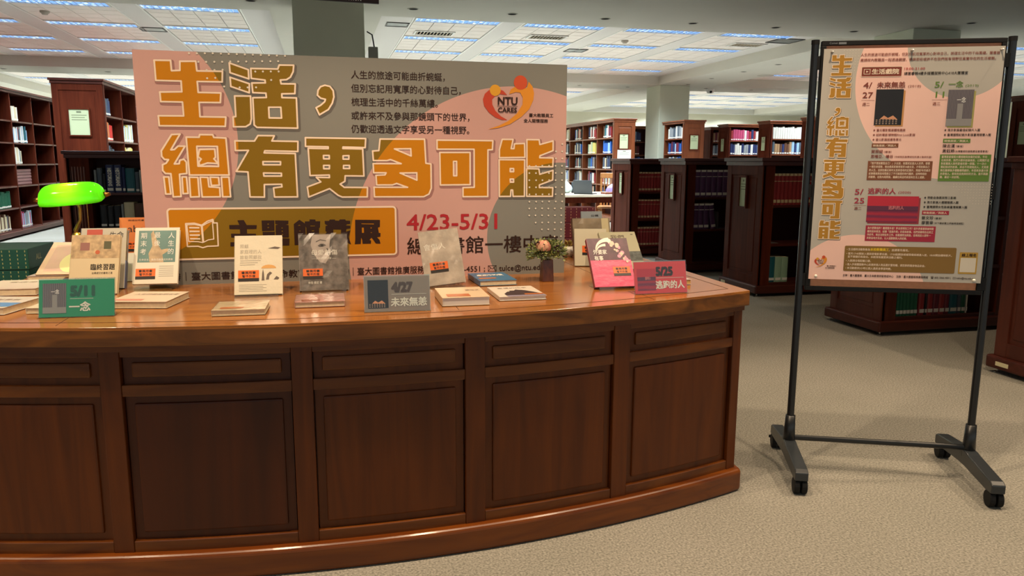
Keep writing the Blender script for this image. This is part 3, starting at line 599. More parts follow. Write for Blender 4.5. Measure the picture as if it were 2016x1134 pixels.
Cc = bookcase('bookcase', (4.07, 9.80, 0), 0, 5.2, 0.66, 1.34, LT, 0.93, 'farthest low bookcase on the right with three tiers of red journals', sign=(1.0, 0.115, 0.285), first=0.13)
D_ = bookcase('bookcase', (4.07, 4.83, 0), 0, 4.2, 0.60, 1.34, LT, 0.93, 'low reddish bookcase seen beneath and right of the poster board', first=0.13, m=M_CASE3)
E_ = bookcase('bookcase', (4.07, 3.17, 0), 0, 2.2, 0.64, 1.34, LT, 0.93, 'low reddish bookcase cut off by the right picture edge', first=0.13, m=M_CASE3)
MB().box(-0.034, -0.03, 0.50, 0.59, 0.055, 0.08).build('maker_plate', mat('plate_ivory', '#d8cfa8', 0.5), E_['e'])
MB().box(-0.034, -0.03, 0.55, 0.63, 0.055, 0.08).build('maker_plate', mat('plate_ivory', '#d8cfa8', 0.5), A['e'])
# A: dark red volumes in the top tier, green files at the bottom
fill(A, 0, 2, ['dark red'], 20, (0.042, 0.045), 0.30, 0.22, 'on the top shelf beside the poster stand', BK_J, 'bound_journal', lab2=M_GOLD)
fill(A, 0, 0, ['teal', 'pale green', 'pale green'], 3, (0.07, 0.075), (0.24, 0.26), 0.2, 'from left, bottom shelf beside the poster stand', None, 'binder', start=0.01, rnd=False)
def bookend(C, bi, ti, x, lab):
    p = C['M'] @ Vector((x, 0.06, C['tiers'][ti])); e = empty('bookend', p, C['rz'], lab, 'bookend')
    MB().box(0, 0.0025, 0, 0.12, 0, 0.2).build('upright', mat('bookend_grey', '#9a9a98', 0.4, 0.5, 0.6), e); MB().box(0.0025, 0.11, 0, 0.12, 0, 0.0025).build('foot_plate', mat('bookend_grey', '#9a9a98'), e)
bookend(A, 0, 1, A['bl'][0][0]+0.01, 'thin metal bookend alone on the empty middle shelf beside the poster stand')
fill(B, 0, 2, ['purple'], 11, (0.070, 0.074), 0.315, 0.22, 'on the top shelf of the second low bookcase', BK_J, 'bound_journal')
fill(B, 0, 1, ['purple'], 4, (0.066, 0.07), 0.30, 0.22, 'from left, middle shelf of the second low bookcase', BK_J, 'bound_journal', end_lean=True)
bookend(B, 0, 1, B['bl'][0][0]+0.345, 'metal bookend beside four purple journals in the second low bookcase')
for ti, nm in ((2, 'top'), (1, 'middle'), (0, 'bottom')):
    fill(Cc, 0, ti, ['dark red'], 22, (0.044, 0.046), 0.265, 0.22, 'on the %s shelf of the farthest low bookcase' % nm, BK_J, 'bound_journal', lab2=M_GOLD if nm != 'x' else None)
wD = 'from left, bottom shelf under the poster board'
fill(D_, 0, 0, ['green'], 6, (0.03, 0.034), 0.27, 0.2, wD, BK_L, 'bound_journal', start=0.03)
x = D_['bl'][0][0]+0.24; ii = 5
for c_, w_ in (('dark red', .05), ('black', .02), ('dark red', .05), ('maroon', .05), ('dark red', .05), ('maroon', .04), ('teal', .07), ('slate', .03), ('green', .04), ('white', .012)):
    ii += 1; book(D_, 0, 0, x, c_, w_, 0.28, 0.2, wD, BK_L, 'bound_journal', idx=ii); x += w_+0.004
wD2 = 'from left, %s shelf, right of stand pole'
fill(D_, 1, 2, ['yellow', 'cream', 'pale green'], 4, (0.02, 0.03), (0.24, 0.29), 0.2, wD2 % 'top', start=0.06)
fill(D_, 1, 2, ['green', 'brown', 'slate', 'tan'], 8, (0.025, 0.04), (0.22, 0.27), 0.2, 'of darker group, top shelf, right of stand pole', start=0.20)
fill(D_, 1, 1, ['grey', 'white', 'tan'], 16, (0.025, 0.035), (0.21, 0.25), 0.2, wD2 % 'middle', start=0.02)
fill(D_, 1, 0, ['black', 'navy'], 8, (0.05, 0.06), (0.26, 0.29), 0.2, wD2 % 'bottom', start=0.04)
# left low bookcase L
Lc = bookcase('bookcase', (-2.62, 9.0, 0), 0, 3.3, 0.6, 1.385, [0.13, 0.29+0.28, 0.945], 1.5, 'low dark bookcase with fluted post behind the green lamp, left of the banner', first=0.22, flute=True)
for k in range(5): MB().box(0.05+0.028*k, 0.062+0.028*k, -0.006, 0.001, 0.3, 1.22).build('flute', M_CASE2, Lc['e'])
x = Lc['bl'][0][0]+0.03
wl = 'from left, top shelf behind the green lamp'; ii = -1
for c_, w_, h_ in (('grey', .025, .24), ('slate', .05, .26), ('black', .03, .2)): ii += 1; book(Lc, 0, 2, x, c_, w_, h_, .2, wl, idx=ii); x += w_+.004
ii += 2
for k in range(2):
    b_ = book(Lc, 0, 2, x, 'navy', 0.075, 0.295, 0.2, wl); b_['group'] = 'navy history volumes'; b_['label'] = '%s of two thick navy volumes with white vertical titles behind the green lamp' % ('left' if k == 0 else 'right')
    f = FP(); f.text('HISTORIANS', 0, 0, 0.055, 0.19, d=0.0, bold=0.03)
    t = f.build('spine_title', M_PAPERW, None); t.parent = b_; t.matrix_parent_inverse = Matrix.Identity(4)
    t.matrix_basis = Matrix.Diagonal((1/0.074, 1/0.2, 1/0.295, 1)) @ Matrix.Translation((0.02, -0.001, 0.26)) @ Matrix.Rotation(PI/2, 4, 'Y')
    x += 0.079
for c_, w_, h_ in (('navy', .03, .27), ('teal', .09, .26), ('slate', .04, .22), ('white', .018, .24), ('orange', .03, .235)): ii += 1; book(Lc, 0, 2, x, c_, w_, h_, .2, wl, idx=ii); x += w_+.004
wl = 'of the even set on the top shelf behind the green lamp'
for _ in range(7): book(Lc, 0, 2, x, 'black', 0.066, 0.25, .2, wl); x += 0.072
x = Lc['bl'][0][0]+0.06; wl = 'from left, second shelf behind the green lamp'; ii = -1
for c_, w_, h_ in (('black', .07, .24), ('black', .06, .23), ('black', .07, .235), ('grey', .025, .25), ('cream', .10, .27), ('brown', .1, .255), ('black', .05, .28), ('black', .025, .2), ('black', .06, .27), ('black', .04, .27), ('black', .06, .26), ('slate', .05, .27), ('slate', .06, .28)):
    ii += 1; book(Lc, 0, 1, x, c_, w_, h_, .2, wl, BK_L, idx=ii); x += w_+.004
# tall ones on the left
TT = [0.13+0.36*k for k in range(6)]
K = bookcase('bookcase', (-3.02, 12.3, 0), PI/2, 5.0, 0.66, 2.43, TT, 0.93, 'tall dark bookcase end with framed notice, left behind the banner', sign=(1.82, 0.26, 0.36), first=0.10)
for ti, cols, bi, n, st in ((5, ['navy', 'slate'], 0, 8, .05), (4, ['red', 'red', 'orange', 'tan'], 0, 9, .02), (3, ['black', 'slate'], 0, 7, .15), (5, ['white'], 1, 1, .02), (4, ['yellow', 'light blue', 'white'], 1, 16, .02), (3, ['yellow', 'cream'], 1, 14, .05), (5, ['light blue', 'navy'], 2, 7, .1), (4, ['slate', 'grey'], 2, 9, .1), (3, ['teal', 'navy'], 2, 7, .1)):
    fill(K, bi, ti, cols, n, (0.035, 0.05), (0.22, 0.29), 0.2, 'from left, %s tier, %s bay, case left of the banner' % (TN[ti], BN[bi]), start=st)
Mc = bookcase('bookcase', (-5.0, 9.6, 0), PI/2, 9.8, 0.6, 2.45, TT, 0.95, 'tall dark open bookcase running away along the left picture edge', first=0.0+0.10)
# bays 3.. are in view from y = 13.5
nb_ = len(Mc['bl'])
pal = ['navy', 'white', 'cream', 'grey', 'slate', 'maroon', 'teal', 'light blue', 'white']
def bay_at(C, y, ax=1):
    best = 0
    for i, (a, b) in enumerate(C['bl']):
        p = C['M'] @ Vector(((a+b)/2, 0, 0))
        if abs(p.y-y) < abs((C['M'] @ Vector(((C['bl'][best][0]+C['bl'][best][1])/2, 0, 0))).y-y): best = i
    return best
b0 = bay_at(Mc, 13.3); 
where = lambda b, t: 'from left, %s tier, left edge bookcase, %s bay' % (TN[t], ['nearest', 'second', 'third', 'last'][b-b0] if 0 <= b-b0 < 4 else 'far')
for b, t, cols, n, st in ((b0, 5, ['navy', 'white'], 5, .5), (b0, 4, ['navy', 'slate'], 5, .45), (b0, 3, ['cream', 'white'], 3, .55), (b0, 2, ['white', 'light blue', 'grey'], 8, .4), (b0, 1, ['teal', 'navy', 'white'], 6, .45),
      (b0+1, 1, ['green'], 12, .18), (b0+1, 0, ['cream', 'slate', 'white', 'brown'], 11, .1),
      (b0+2, 5, ['white', 'cream'], 9, .05), (b0+2, 4, ['maroon', 'white', 'light blue', 'teal'], 16, .05), (b0+2, 3, ['teal', 'cream', 'green', 'white'], 9, .05), (b0+2, 0, ['light blue', 'white', 'pink', 'grey'], 11, .1)):
    if b < nb_: fill(Mc, b, t, cols, n, (0.03, 0.055), (0.22, 0.29), 0.2, where(b, t), start=st)
# pile of brown striped volumes lying flat
if b0+2 < nb_:
    a, bx = Mc['bl'][b0+2]
    for k in range(5):
        o = bpy.data.objects.new('book', BK_N); COL.objects.link(o); o.material_slots[0].link = 'OBJECT'; o.material_slots[0].material = mat('brown_marbled', '#7c5350', 0.5)
        o.matrix_world = Mc['M'] @ Matrix.Translation((a+0.1, 0.05, TT[2]+0.055*k+0.054)) @ Matrix.Rotation(PI/2, 4, 'Y') @ Matrix.Diagonal((0.053, 0.2, 0.7, 1))
        tag(o, 'brown volume lying flat, %s of the pile on the left edge bookcase' % ['lowest', 'second lowest', 'middle', 'second topmost', 'topmost'][k], 'book', 'flat pile of brown volumes')
# tall ones behind on the right, 2.2 m high
T5 = [0.13+0.335*k for k in range(6)]
F = bookcase('bookcase', (6.5, 15.45, 0), PI/2, 5.4, 0.48, 2.2, T5, 0.95, 'tall orange-brown bookcase with green and white notices, right of the banner', first=0.08, face=-1, m=M_CASE2, mx=M_CASE2)
paper_sign(F['e'], (0.0, 0.26, 1.72), -PI/2, 0.19, 0.3, nm='sign_holder'); paper_sign(F['e'], (-0.002, 0.24, 1.42), -PI/2, 0.3, 0.24, frame=False, pm=M_PAPERW, nm='white_notice')
G = bookcase('bookcase', (8.165, 15.55, 0), PI/2, 1.1, 0.48, 2.2, T5, 0.9, 'tall brown bookcase with a notice on its end, right of the pale column', first=0.08, face=-1, m=M_CASE2, mx=M_CASE2, sign=(1.72, 0.19, 0.3))
mix = ['navy', 'white', 'dark red', 'black', 'cream', 'grey', 'blue', 'teal', 'brown', 'slate']
FAR = {}
for b in range(4):
    F['stuff'] = FAR if b >= 1 else None
    for t in (5, 4, 3, 2, 1):
        cols = mix if (b, t) not in ((0, 4), (1, 4), (0, 1)) else {(0, 4): ['blue', 'light blue'], (1, 4): ['yellow', 'cream', 'pale green'], (0, 1): ['blue', 'navy']}[(b, t)]
        fill(F, b, t, cols, 8 if b < 3 else 7, (0.05, 0.068), (0.2, 0.28), 0.18, 'from left, %s tier, bookcase right of the banner' % TN[t], start=0.18)
for t, cols in ((5, ['white', 'grey', 'slate']), (4, ['blue', 'navy', 'maroon', 'light blue']), (3, ['navy', 'blue', 'white'])):
    fill(G, 0, t, cols, 13, (0.05, 0.068), (0.22, 0.28), 0.18, 'from left, %s tier, bookcase right of pale column' % TN[t], start=0.02)
def row_case(X, Y, L, lab, sign=True, m=None, name='bookcase'):
    return bookcase(name, (X, Y, 0), 0, L, 0.46, 2.2, T5, 0.93, lab, first=0.07, m=m or M_CASE, mx=M_CASE2, sign=(1.7, 0.16, 0.3) if sign else None)
I_ = row_case(9.57, 15.22, 2.2, 'tall bookcase with white and brown rows of books, just left of the poster stand top')
H_ = row_case(9.5, 16.9, 2.2, 'tall bookcase with pink and pale books, second left of the poster stand top')
J_ = row_case(9.57, 13.6, 1.3, 'tall dark bookcase end partly behind the left pole of the poster stand')
Jr = row_case(9.2, 8.3, 1.6, 'tall dark bookcase end at the right picture edge behind the poster stand')
bk1 = row_case(9.9, 18.5, 3.0, 'tall bookcase seen in the gap right of the pale column', sign=False)
bk2 = row_case(7.2, 18.7, 2.2, 'tall bookcase seen in the gap left of the pale column', sign=False)
for C_ in (bk1, bk2, H_): C_['stuff'] = FAR
for C, t, cols, n, wh in ((I_, 5, ['white'], 12, 'left of the poster stand top, upper tier'), (I_, 4, ['navy', 'slate', 'brown', 'light blue', 'tan'], 13, 'left of the poster stand top, lower tier'), (H_, 5, ['white', 'navy', 'pink', 'pink', 'dark red'], 13, 'second left of the poster stand, upper'), (H_, 4, ['grey', 'navy', 'cream', 'light blue', 'white'], 13, 'second left of the poster stand, lower'),
      (bk1, 5, ['brown', 'maroon', 'tan'], 14, 'in the gap right of the pale column, upper'), (bk1, 4, ['slate', 'grey', 'brown'], 14, 'in the gap right of the pale column, lower'), (bk2, 5, ['yellow', 'navy', 'light blue'], 12, 'in the gap left of the pale column, top'), (bk2, 4, ['brown', 'tan', 'maroon'], 12, 'in the gap left of the pale column, second'), (bk2, 3, ['blue', 'navy'], 12, 'in the gap left of the pale column, third')):
    fill(C, 0, t, cols, n, (0.055, 0.065), (0.23, 0.27) if t == 5 and C is I_ else (0.22, 0.28), 0.18, 'in row, bookcase %s' % wh, start=0.03)
o = FAR['mb'].build('books_on_distant_shelves', FAR['mats']); tag(o, 'rows of small mixed books on the distant tall bookcases', 'book', kind='stuff')
e = empty('propped_notice', (10.15, 16.55, 0), label='white notice propped in front of the bookcase in the gap right of the column', cat='notice')
MB().box(-0.2, 0.2, 0, 0.006, 1.28, 1.78).build('sheet', M_PAPERW, e, rot=(R(-8), R(14), 0))
MB().box(-0.03, 0.03, 0.05, 0.08, 0, 1.4).build('post', M_DARK, e); MB().box(-0.15, 0.15, -0.1, 0.2, 0, 0.02).build('base_plate', M_DARK, e)
# ---------------------------------------------------------------- study table, chair, things on it
tb = empty('study_table', (4.75, 12.9, 0), label='pale-topped wooden study table between the tall bookcase and the low rows', cat='table')
MB().box(-0.95, 0.62, -0.62, 0.62, 0.70, 0.74).build('tabletop', wood('pale_table_wood', '#b3a58c', '#cfc3ab', 'X', 0.35, 3, 0.3), tb, bevel=0.006)
MB().box(-0.88, 0.55, -0.56, 0.56, 0.60, 0.70).build('apron', M_CASE, tb)
for sx, sy in ((-0.88, -0.56), (0.47, -0.56), (-0.88, 0.48), (0.47, 0.48)): MB().box(sx, sx+0.08, sy, sy+0.08, 0, 0.60).build('leg', M_CASE, tb, bevel=0.006)
ch = empty('reading_chair', (5.30, 13.75, 0), R(-25), 'light wooden slat-back chair at the far corner of the study table', 'chair')
M_CH = wood('light_chair_wood', '#8c5a2c', '#a8703c', 'Z', 0.4, 4)
MB().box(-0.22, 0.22, -0.22, 0.22, 0.42, 0.46).build('seat', M_CH, ch, bevel=0.01)
for sx in (-0.2, 0.16):
    MB().box(sx, sx+0.04, 0.18, 0.22, 0.46, 1.05).build('back_post', M_CH, ch)
    for sy in (-0.2, 0.18): MB().box(sx, sx+0.04, sy, sy+0.04, 0, 0.42).build('leg', M_CH, ch)
MB().box(-0.2, 0.2, 0.17, 0.22, 0.98, 1.08).build('top_rail', M_CH, ch, bevel=0.01)
for k in range(5): MB().box(-0.13+0.06*k, -0.11+0.06*k, 0.19, 0.205, 0.46, 0.98).build('slat', M_CH, ch)
def laptop(x, y, rz, lab, s=1):
    e = empty('laptop', (x, y, 0.74), rz, lab, 'laptop')
    MB().box(-0.17*s, 0.17*s, -0.12, 0.12, 0, 0.015).build('keyboard_base', M_DARK, e, bevel=0.003)
    MB().box(-0.17*s, 0.17*s, -0.004, 0.004, 0, 0.23*s).build('screen_lid', mat('laptop_lid', '#3a4148', 0.4), e, (0, 0.12, 0.015), (R(-14), 0, 0), bevel=0.003)
laptop(4.42, 12.62, R(140), 'dark open laptop at the left of the study table'); laptop(4.5, 13.2, R(160), 'smaller grey laptop behind the dark one on the study table', 0.8)
def blob(name, loc, s, m, lab, cat, seed=0, amp=0.25):
    rnd = random.Random(seed); b = MB(); b.ball((0, 0, 0), 1, 16)
    b.v = [(x*s[0]*(1+rnd.uniform(-amp, amp)), y*s[1]*(1+rnd.uniform(-amp, amp)), max(0.0, (z*(1+rnd.uniform(-amp, amp))+0.62))*s[2]) for x, y, z in b.v]
    return tag(b.build(name, m, None, loc, smooth=True), lab, cat)
blob('cloth_bag', (5.02, 12.78, 0.74), (0.16, 0.11, 0.1), mat('lilac_bag', '#8f7fb8', 0.6), 'crumpled lilac bag on the study table', 'bag', 3)
blob('pouch', (5.25, 12.6, 0.74), (0.1, 0.08, 0.06), mat('dark_pouch', '#2c3440', 0.6), 'dark pouch beside the lilac bag on the study table', 'pouch', 5, 0.12)
blob('plastic_bag', (4.15, 13.1, 0.74), (0.16, 0.14, 0.13), mat('white_plastic', '#b9cdd2', 0.3), 'pale crumpled plastic bag at the left of the study table, beside the banner', 'bag', 9)
tag(MB().box(-0.16, 0.16, -0.1, 0.1, 0, 0.035).build('notebook', mat('red_brown_cover', '#6c3a26', 0.5), None, (4.85, 12.5, 0.74), (0, 0, R(4)), bevel=0.003), 'thick red-brown book lying on the front of the study table', 'book')
tag(MB().box(-0.05, 0.05, -0.04, 0.04, 0, 0.2).build('thermos', mat('beige_box', '#b5ab98', 0.5), None, (4.62, 13.42, 0.74), bevel=0.012), 'beige square-shouldered bottle at the back of the study table', 'bottle')
# ---------------------------------------------------------------- banner
def region_mat(name, c_pink, c_grey, circles, grey_circles, dots=None, rough=0.55):
    m = bpy.data.materials.new(name); m.use_nodes = True; nt = m.node_tree; b = nt.nodes['Principled BSDF']; L = nt.links
    tc = nt.nodes.new('ShaderNodeTexCoord'); sp = nt.nodes.new('ShaderNodeSeparateXYZ'); L.new(tc.outputs['Object'], sp.inputs[0])
    cb = nt.nodes.new('ShaderNodeCombineXYZ'); L.new(sp.outputs['X'], cb.inputs['X']); L.new(sp.outputs['Z'], cb.inputs['Y'])
    def inside(c):
        d = nt.nodes.new('ShaderNodeVectorMath'); d.operation = 'DISTANCE'; L.new(cb.outputs[0], d.inputs[0]); d.inputs[1].default_value = (c[0], c[1], 0)
        k = nt.nodes.new('ShaderNodeMath'); k.operation = 'LESS_THAN'; L.new(d.outputs['Value'], k.inputs[0]); k.inputs[1].default_value = c[2]; return k.outputs[0]
    cur = None
    for c in circles:
        i = inside(c)
        if cur is None: cur = i
        else:
            mx = nt.nodes.new('ShaderNodeMath'); mx.operation = 'MAXIMUM'; L.new(cur, mx.inputs[0]); L.new(i, mx.inputs[1]); cur = mx.outputs[0]
    for c in grey_circles:
        i = inside(c); s = nt.nodes.new('ShaderNodeMath'); s.operation = 'SUBTRACT'; s.use_clamp = True; L.new(cur, s.inputs[0]); L.new(i, s.inputs[1]); cur = s.outputs[0]
    mix = nt.nodes.new('ShaderNodeMix'); mix.data_type = 'RGBA'; L.new(cur, mix.inputs[0]); mix.inputs[6].default_value = hexc(c_grey); mix.inputs[7].default_value = hexc(c_pink)
    L.new(mix.outputs[2], b.inputs['Base Color']); b.inputs['Roughness'].default_value = rough; b.inputs['Specular IOR Level'].default_value = 0.25
    return m
BC = [(-0.1295, 0.5525, 0.4841), (1.4648, 0.0876, 0.7034)]; BG = [(1.6592, 0.1588, 0.3200)]
M_BPANEL = region_mat('banner_print', '#c59a90', '#7f7e76', BC, BG)
M_BFILL = region_mat('banner_letter_fill', '#bf7a00', '#80620c', BC, BG)
M_CREAM = mat('print_cream', '#ead3ba', 0.6, 0.3); M_SHAD = region_mat('printed_drop_tone', '#9c7069', '#625d57', BC, BG)
M_BROWNINK = mat('print_dark_brown', '#2e170c', 0.6, 0.3); M_REDINK = mat('print_red', '#a8242c', 0.6, 0.3); M_DOT = mat('print_dot', '#d8cfbf', 0.6, 0.3)
W_, H_B = 1.685, 0.885
bn = empty('exhibition_banner', (-0.668, 3.17, HC), label='large pink and grey banner with big orange characters standing on the counter', cat='banner')
bp_ = MB().box(0, W_, 0, 0.010, 0, H_B).build('panel', M_BPANEL, bn)
MB().box(0.01, W_-0.01, 0.0101, 0.012, 0.01, H_B-0.01).build('back_sheet', M_WHITE, bn)
for x in (0.35, 1.3): MB().add([(x, 0.0101, 0), (x, 0.17, 0), (x, 0.0101, 0.5), (x+0.004, 0.0101, 0), (x+0.004, 0.17, 0), (x+0.004, 0.0101, 0.5)], [(0, 1, 2), (3, 5, 4), (0, 3, 4, 1), (1, 4, 5, 2)]).build('back_strut', M_WHITE, bn)
mm = lambda l: [(x/1000, z/1000) for x, z in l]
GLY = [('a',), ('b1', 'b2', 'b3', 'b4'), ('c',), ('d1', 'd2', 'd3', 'd4', 'd5', 'd6', 'd7', 'd8', 'd9'), ('e',), ('f',), ('g',), ('h1', 'h2'), ('i1', 'i2', 'i3', 'i4')]
sh = FP()
for ks in GLY:
    fl_, ol = FP(), FP()
    for n_, k in enumerate(ks):
        loops = [mm(l) for l in TITLE[k]]
        fl_.poly(loops, 0.0012+(0.0001 if k == 'd5' else 0))
        for l in loops: ol.stroke(l, 0.0062, 0.0016)
        if k != 'd5': sh.stroke([(x+0.004, z-0.005) for x, z in loops[0]], 0.016, 0.0006)
    f = fl_.build('title_character', M_BFILL, bn); ol.build('cream_outline', M_CREAM, f)
tag(sh.build('printed_edge_tone', M_SHAD, bn), kind='stuff')
bx = rrect(0.083, 0.954, 0.1005, 0.297, 0.012)
f = FP(); f.poly(bx, 0.0012); bo = f.build('title_box', M_BFILL, bn)
f = FP(); f.stroke(bx, 0.007, 0.0016); f.build('cream_outline', M_CREAM, bo)
f = FP(); f.stroke([(x+0.004, z-0.005) for x, z in bx], 0.014, 0.0005); tag(f.build('box_edge_tone', M_SHAD, bn), kind='stuff')
for ks in (('zhu1',), ('ti1', 'ti2', 'ti3'), ('guan1', 'guan2'), ('cang',), ('zhan',)):
    f = FP()
    for k in ks: f.poly([mm(l) for l in DARK[k]], 0.002)
    f.build('box_character', M_BROWNINK, bn)
f = FP(); f.stroke(mm(ICON['cover'][0]), 0.005, 0.002).stroke(mm(ICON['left'][0]), 0.004, 0.002).stroke(mm(ICON['right'][0]), 0.004, 0.002)
for l in ICON['lines']: f.poly(mm(l), 0.002)
f.build('book_icon', M_CREAM, bn)
for s, x, z, w_ in ((STR[0], 0.791, 0.806, 0.373), (STR[1], 0.790, 0.754, 0.439), (STR[2], 0.789, 0.701, 0.345), (STR[3], 0.788, 0.648, 0.477), (STR[4], 0.786, 0.596, 0.478)):
    f = FP(); f.text(s, x, z, 0.0345, w_, d=0.0012, bold=0.008); f.build('verse_line', M_BROWNINK, bn)
f = FP(); f.text('NTU', 1.386, 0.716, 0.044, 0.082, d=0.003, bold=0.03); f.text('CARES', 1.386, 0.685, 0.027, 0.080, d=0.003, bold=0.03); f.rect(1.382, 1.470, 0.7085, 0.7105, 0.003)
f.build('logo_lettering', M_BROWNINK, bn)
f = FP(); f.text('臺大教職員工', 1.520, 0.669, 0.0165, 0.106, d=0.0014, bold=0.02); f.text('全人關懷服務', 1.497, 0.646, 0.0165, 0.106, d=0.0014, bold=0.02); f.build('logo_caption', M_BROWNINK, bn)
lgo = FP(); lgo.poly(mm(LOGO['red'][0]), 0.0016, 0); lgo.poly(mm(LOGO['red2'][0]), 0.0016, 0); lgo.poly(mm(LOGO['or'][0]), 0.0018, 1)
(cx, cz), (ex, ez) = mm(LOGO['c1'][0]); lgo.poly(circ(cx, cz, math.hypot(ex-cx, ez-cz)), 0.0021, 2); (cx, cz), (ex, ez) = mm(LOGO['c2'][0]); lgo.poly(circ(cx, cz, math.hypot(ex-cx, ez-cz)), 0.0021, 3)
LM = [mat('logo_red', '#bd3d1c', 0.5), mat('logo_orange', '#d98a14', 0.5), mat('logo_amber', '#d99a1c', 0.5), mat('logo_vermilion', '#c84a1c', 0.5)]
lgo.build('heart_logo', LM, bn)
f = FP(); f.text('4/23-5/31', 1.0, 0.200, 0.092, 0.382, d=0.0012, bold=0.018); f.build('date_line', M_REDINK, bn)
f = FP(); f.text('總圖書館一樓中庭', 1.0, 0.103, 0.078, 0.655, d=0.0012, bold=0.012); f.build('place_line', M_BROWNINK, bn)
for a_ in (('主辦｜臺大圖書館．臺大生命教育研發', 0.045, 0.020, 0.034, 0.62), ('洽詢｜臺大圖書館推廣服務組', 0.70, 0.020, 0.034, 0.40), ('☎ 3366-4551 ; ✉ tulce@ntu.edu.tw', 1.12, 0.018, 0.033, 0.515)): f = FP(); f.text(*a_, d=0.0012, bold=0.008); f.build('footer_line', M_BROWNINK, bn)
f = FP()
for x, z in mm(DOTS): f.poly(circ(x, min(z, H_B-0.004), 0.0038, 8), 0.0022)
tag(f.build('dot_pattern', M_DOT, bn), kind='stuff')

# ---------------------------------------------------------------- things on the counter
M_ST_O = mat('sticker_orange', '#e2671c', 0.4); M_ST_B = mat('sticker_black', '#1a0f0a', 0.4)
def stripes(name, c1, c2, scale, axis='X', rough=0.5):
    m = bpy.data.materials.new(name); m.use_nodes = True; nt = m.node_tree; b = nt.nodes['Principled BSDF']
    tc = nt.nodes.new('ShaderNodeTexCoord'); wv = nt.nodes.new('ShaderNodeTexWave'); wv.bands_direction = axis; wv.inputs['Scale'].default_value = scale; wv.inputs['Distortion'].default_value = 1.5
    r = nt.nodes.new('ShaderNodeValToRGB'); r.color_ramp.elements[0].color = hexc(c1); r.color_ramp.elements[1].color = hexc(c2)
    nt.links.new(tc.outputs['Object'], wv.inputs['Vector']); nt.links.new(wv.outputs['Fac'], r.inputs['Fac']); nt.links.new(r.outputs['Color'], b.inputs['Base Color']); b.inputs['Roughness'].default_value = rough
    return m
M_CURT = stripes('print_curtain', '#4b4450', '#77706f', 60); M_REDSEA = stripes('print_red_sea', '#a11f35', '#6b2040', 14, 'Z'); M_FIELD = mat('print_snow', '#8d8a88', 0.6)
M_SKIN = mat('print_skin', '#c98f6c', 0.6); M_NIGHT = mat('print_night', '#14151a', 0.55)
def still(parent, kind, x0, x1, z0, z1, d, nm='film_still'):
    w_ = x1-x0; h_ = z1-z0
    f = FP(); f.rect(x0, x1, z0, z1, d)
    if kind == 'night':
        o = f.build(nm, M_NIGHT, parent); g = FP()
        for k in range(7):
            for j in range(3): g.rect(x0+w_*(0.06+0.12*k), x0+w_*(0.12+0.12*k), z0+h_*(0.03+0.05*j), z0+h_*(0.055+0.05*j), d+0.0004, 0)
        g.poly([(x0+w_*.2, z0+h_*.17), (x0+w_*.35, z0+h_*.27), (x0+w_*.5, z0+h_*.2), (x0+w_*.68, z0+h_*.27), (x0+w_*.85, z0+h_*.16)], d+0.0005, 1)
        g.build('sleeping_figures', [mat('print_check', '#a9907c', 0.6), M_SKIN], o)
    elif kind == 'curtain':
        o = f.build(nm, M_CURT, parent); g = FP(); g.rect(x0, x1, z0, z0+h_*.2, d+0.0004, 0); g.rect(x0+w_*.4, x0+w_*.62, z0+h_*.15, z0+h_*.62, d+0.0005, 0)
        g.text('一念', x0+w_*.36, z0+h_*.66, h_*.16, w_*.34, d+0.0006, 0.01, 1); g.build('tower_scene', [M_FIELD, M_WHITE], o)
    else:
        o = f.build(nm, M_REDSEA, parent); g = FP(); g.rect(x0, x1, z0+h_*.62, z1, d+0.0004, 0); g.rect(x0, x1, z0+h_*.45, z0+h_*.62, d+0.0005, 1)
        g.text('逃跑的人', x0+w_*.42, z0+h_*.5, h_*.16, w_*.3, d+0.0007, 0.01, 2); g.build('beach_scene', [mat('print_red_sky', '#b22236', 0.6), mat('print_plum', '#5a2440', 0.6), mat('print_rose', '#cf7f80', 0.6)], o)
    return o
def card(loc, rz, w_, h_, col, date, title, kind, label, dcol, th='w'):
    e = empty('tabletop_sign', loc, rz, label, 'sign')
    r_ = (R(-14), 0, 0)
    MB().box(0, w_, 0.0, 0.0025, 0, h_).build('card', mat('card_'+date.replace('/', '_'), col, 0.45), e, (0, 0, 0.002), r_)
    MB().box(-0.002, w_+0.002, -0.004, -0.0015, 0, h_+0.005).build('clear_front', M_ACR, e, (0, 0, 0.001), r_)
    MB().box(-0.002, w_+0.002, 0.0028, 0.005, 0, h_+0.005).build('clear_back', M_ACRE, e, (0, 0, 0.001), r_)
    MB().box(-0.002, w_+0.002, -0.012, 0.075, 0, 0.0022).build('clear_foot', M_ACR, e)
    s = still(e, kind, w_*.05, w_*(.36 if kind != 'sea' else .40), h_*.10, h_*.90 if kind != 'sea' else h_*.78, 0.0007); s.location = (0, 0, 0.002); s.rotation_euler = r_
    f = FP(); f.text(date, w_*.42, h_*.56, h_*.37, w_*.31, 0.0007, 0.07); o = f.build('date_lettering', dcol, e, (0, 0, 0.002), r_)
    f = FP(); tw = {2: .28, 4: .55}[len(title)]
    f.text(title, w_*.40, h_*.16, h_*.27, w_*tw, 0.0007, 0.03); f.rect(w_*.41, w_*(.72 if len(title) == 2 else .95), h_*.475, h_*.485, 0.0007); f.build('title_lettering', M_PAPERW, e, (0, 0, 0.002), r_)
    return e
card((-0.866, 2.585, HC), R(-3), 0.216, 0.116, '#128a5c', '5/11', '一念', 'curtain', 'green 5/11 sign in a clear stand at the left front of the counter', mat('date_dark_green', '#0b5238', 0.5))
card((0.117, 2.452, HC), R(-2), 0.21, 0.114, '#8d8076', '4/27', '未來無恙', 'night', 'grey-brown 4/27 sign in a clear stand at the middle front edge', mat('date_brown', '#4d3b33', 0.5))
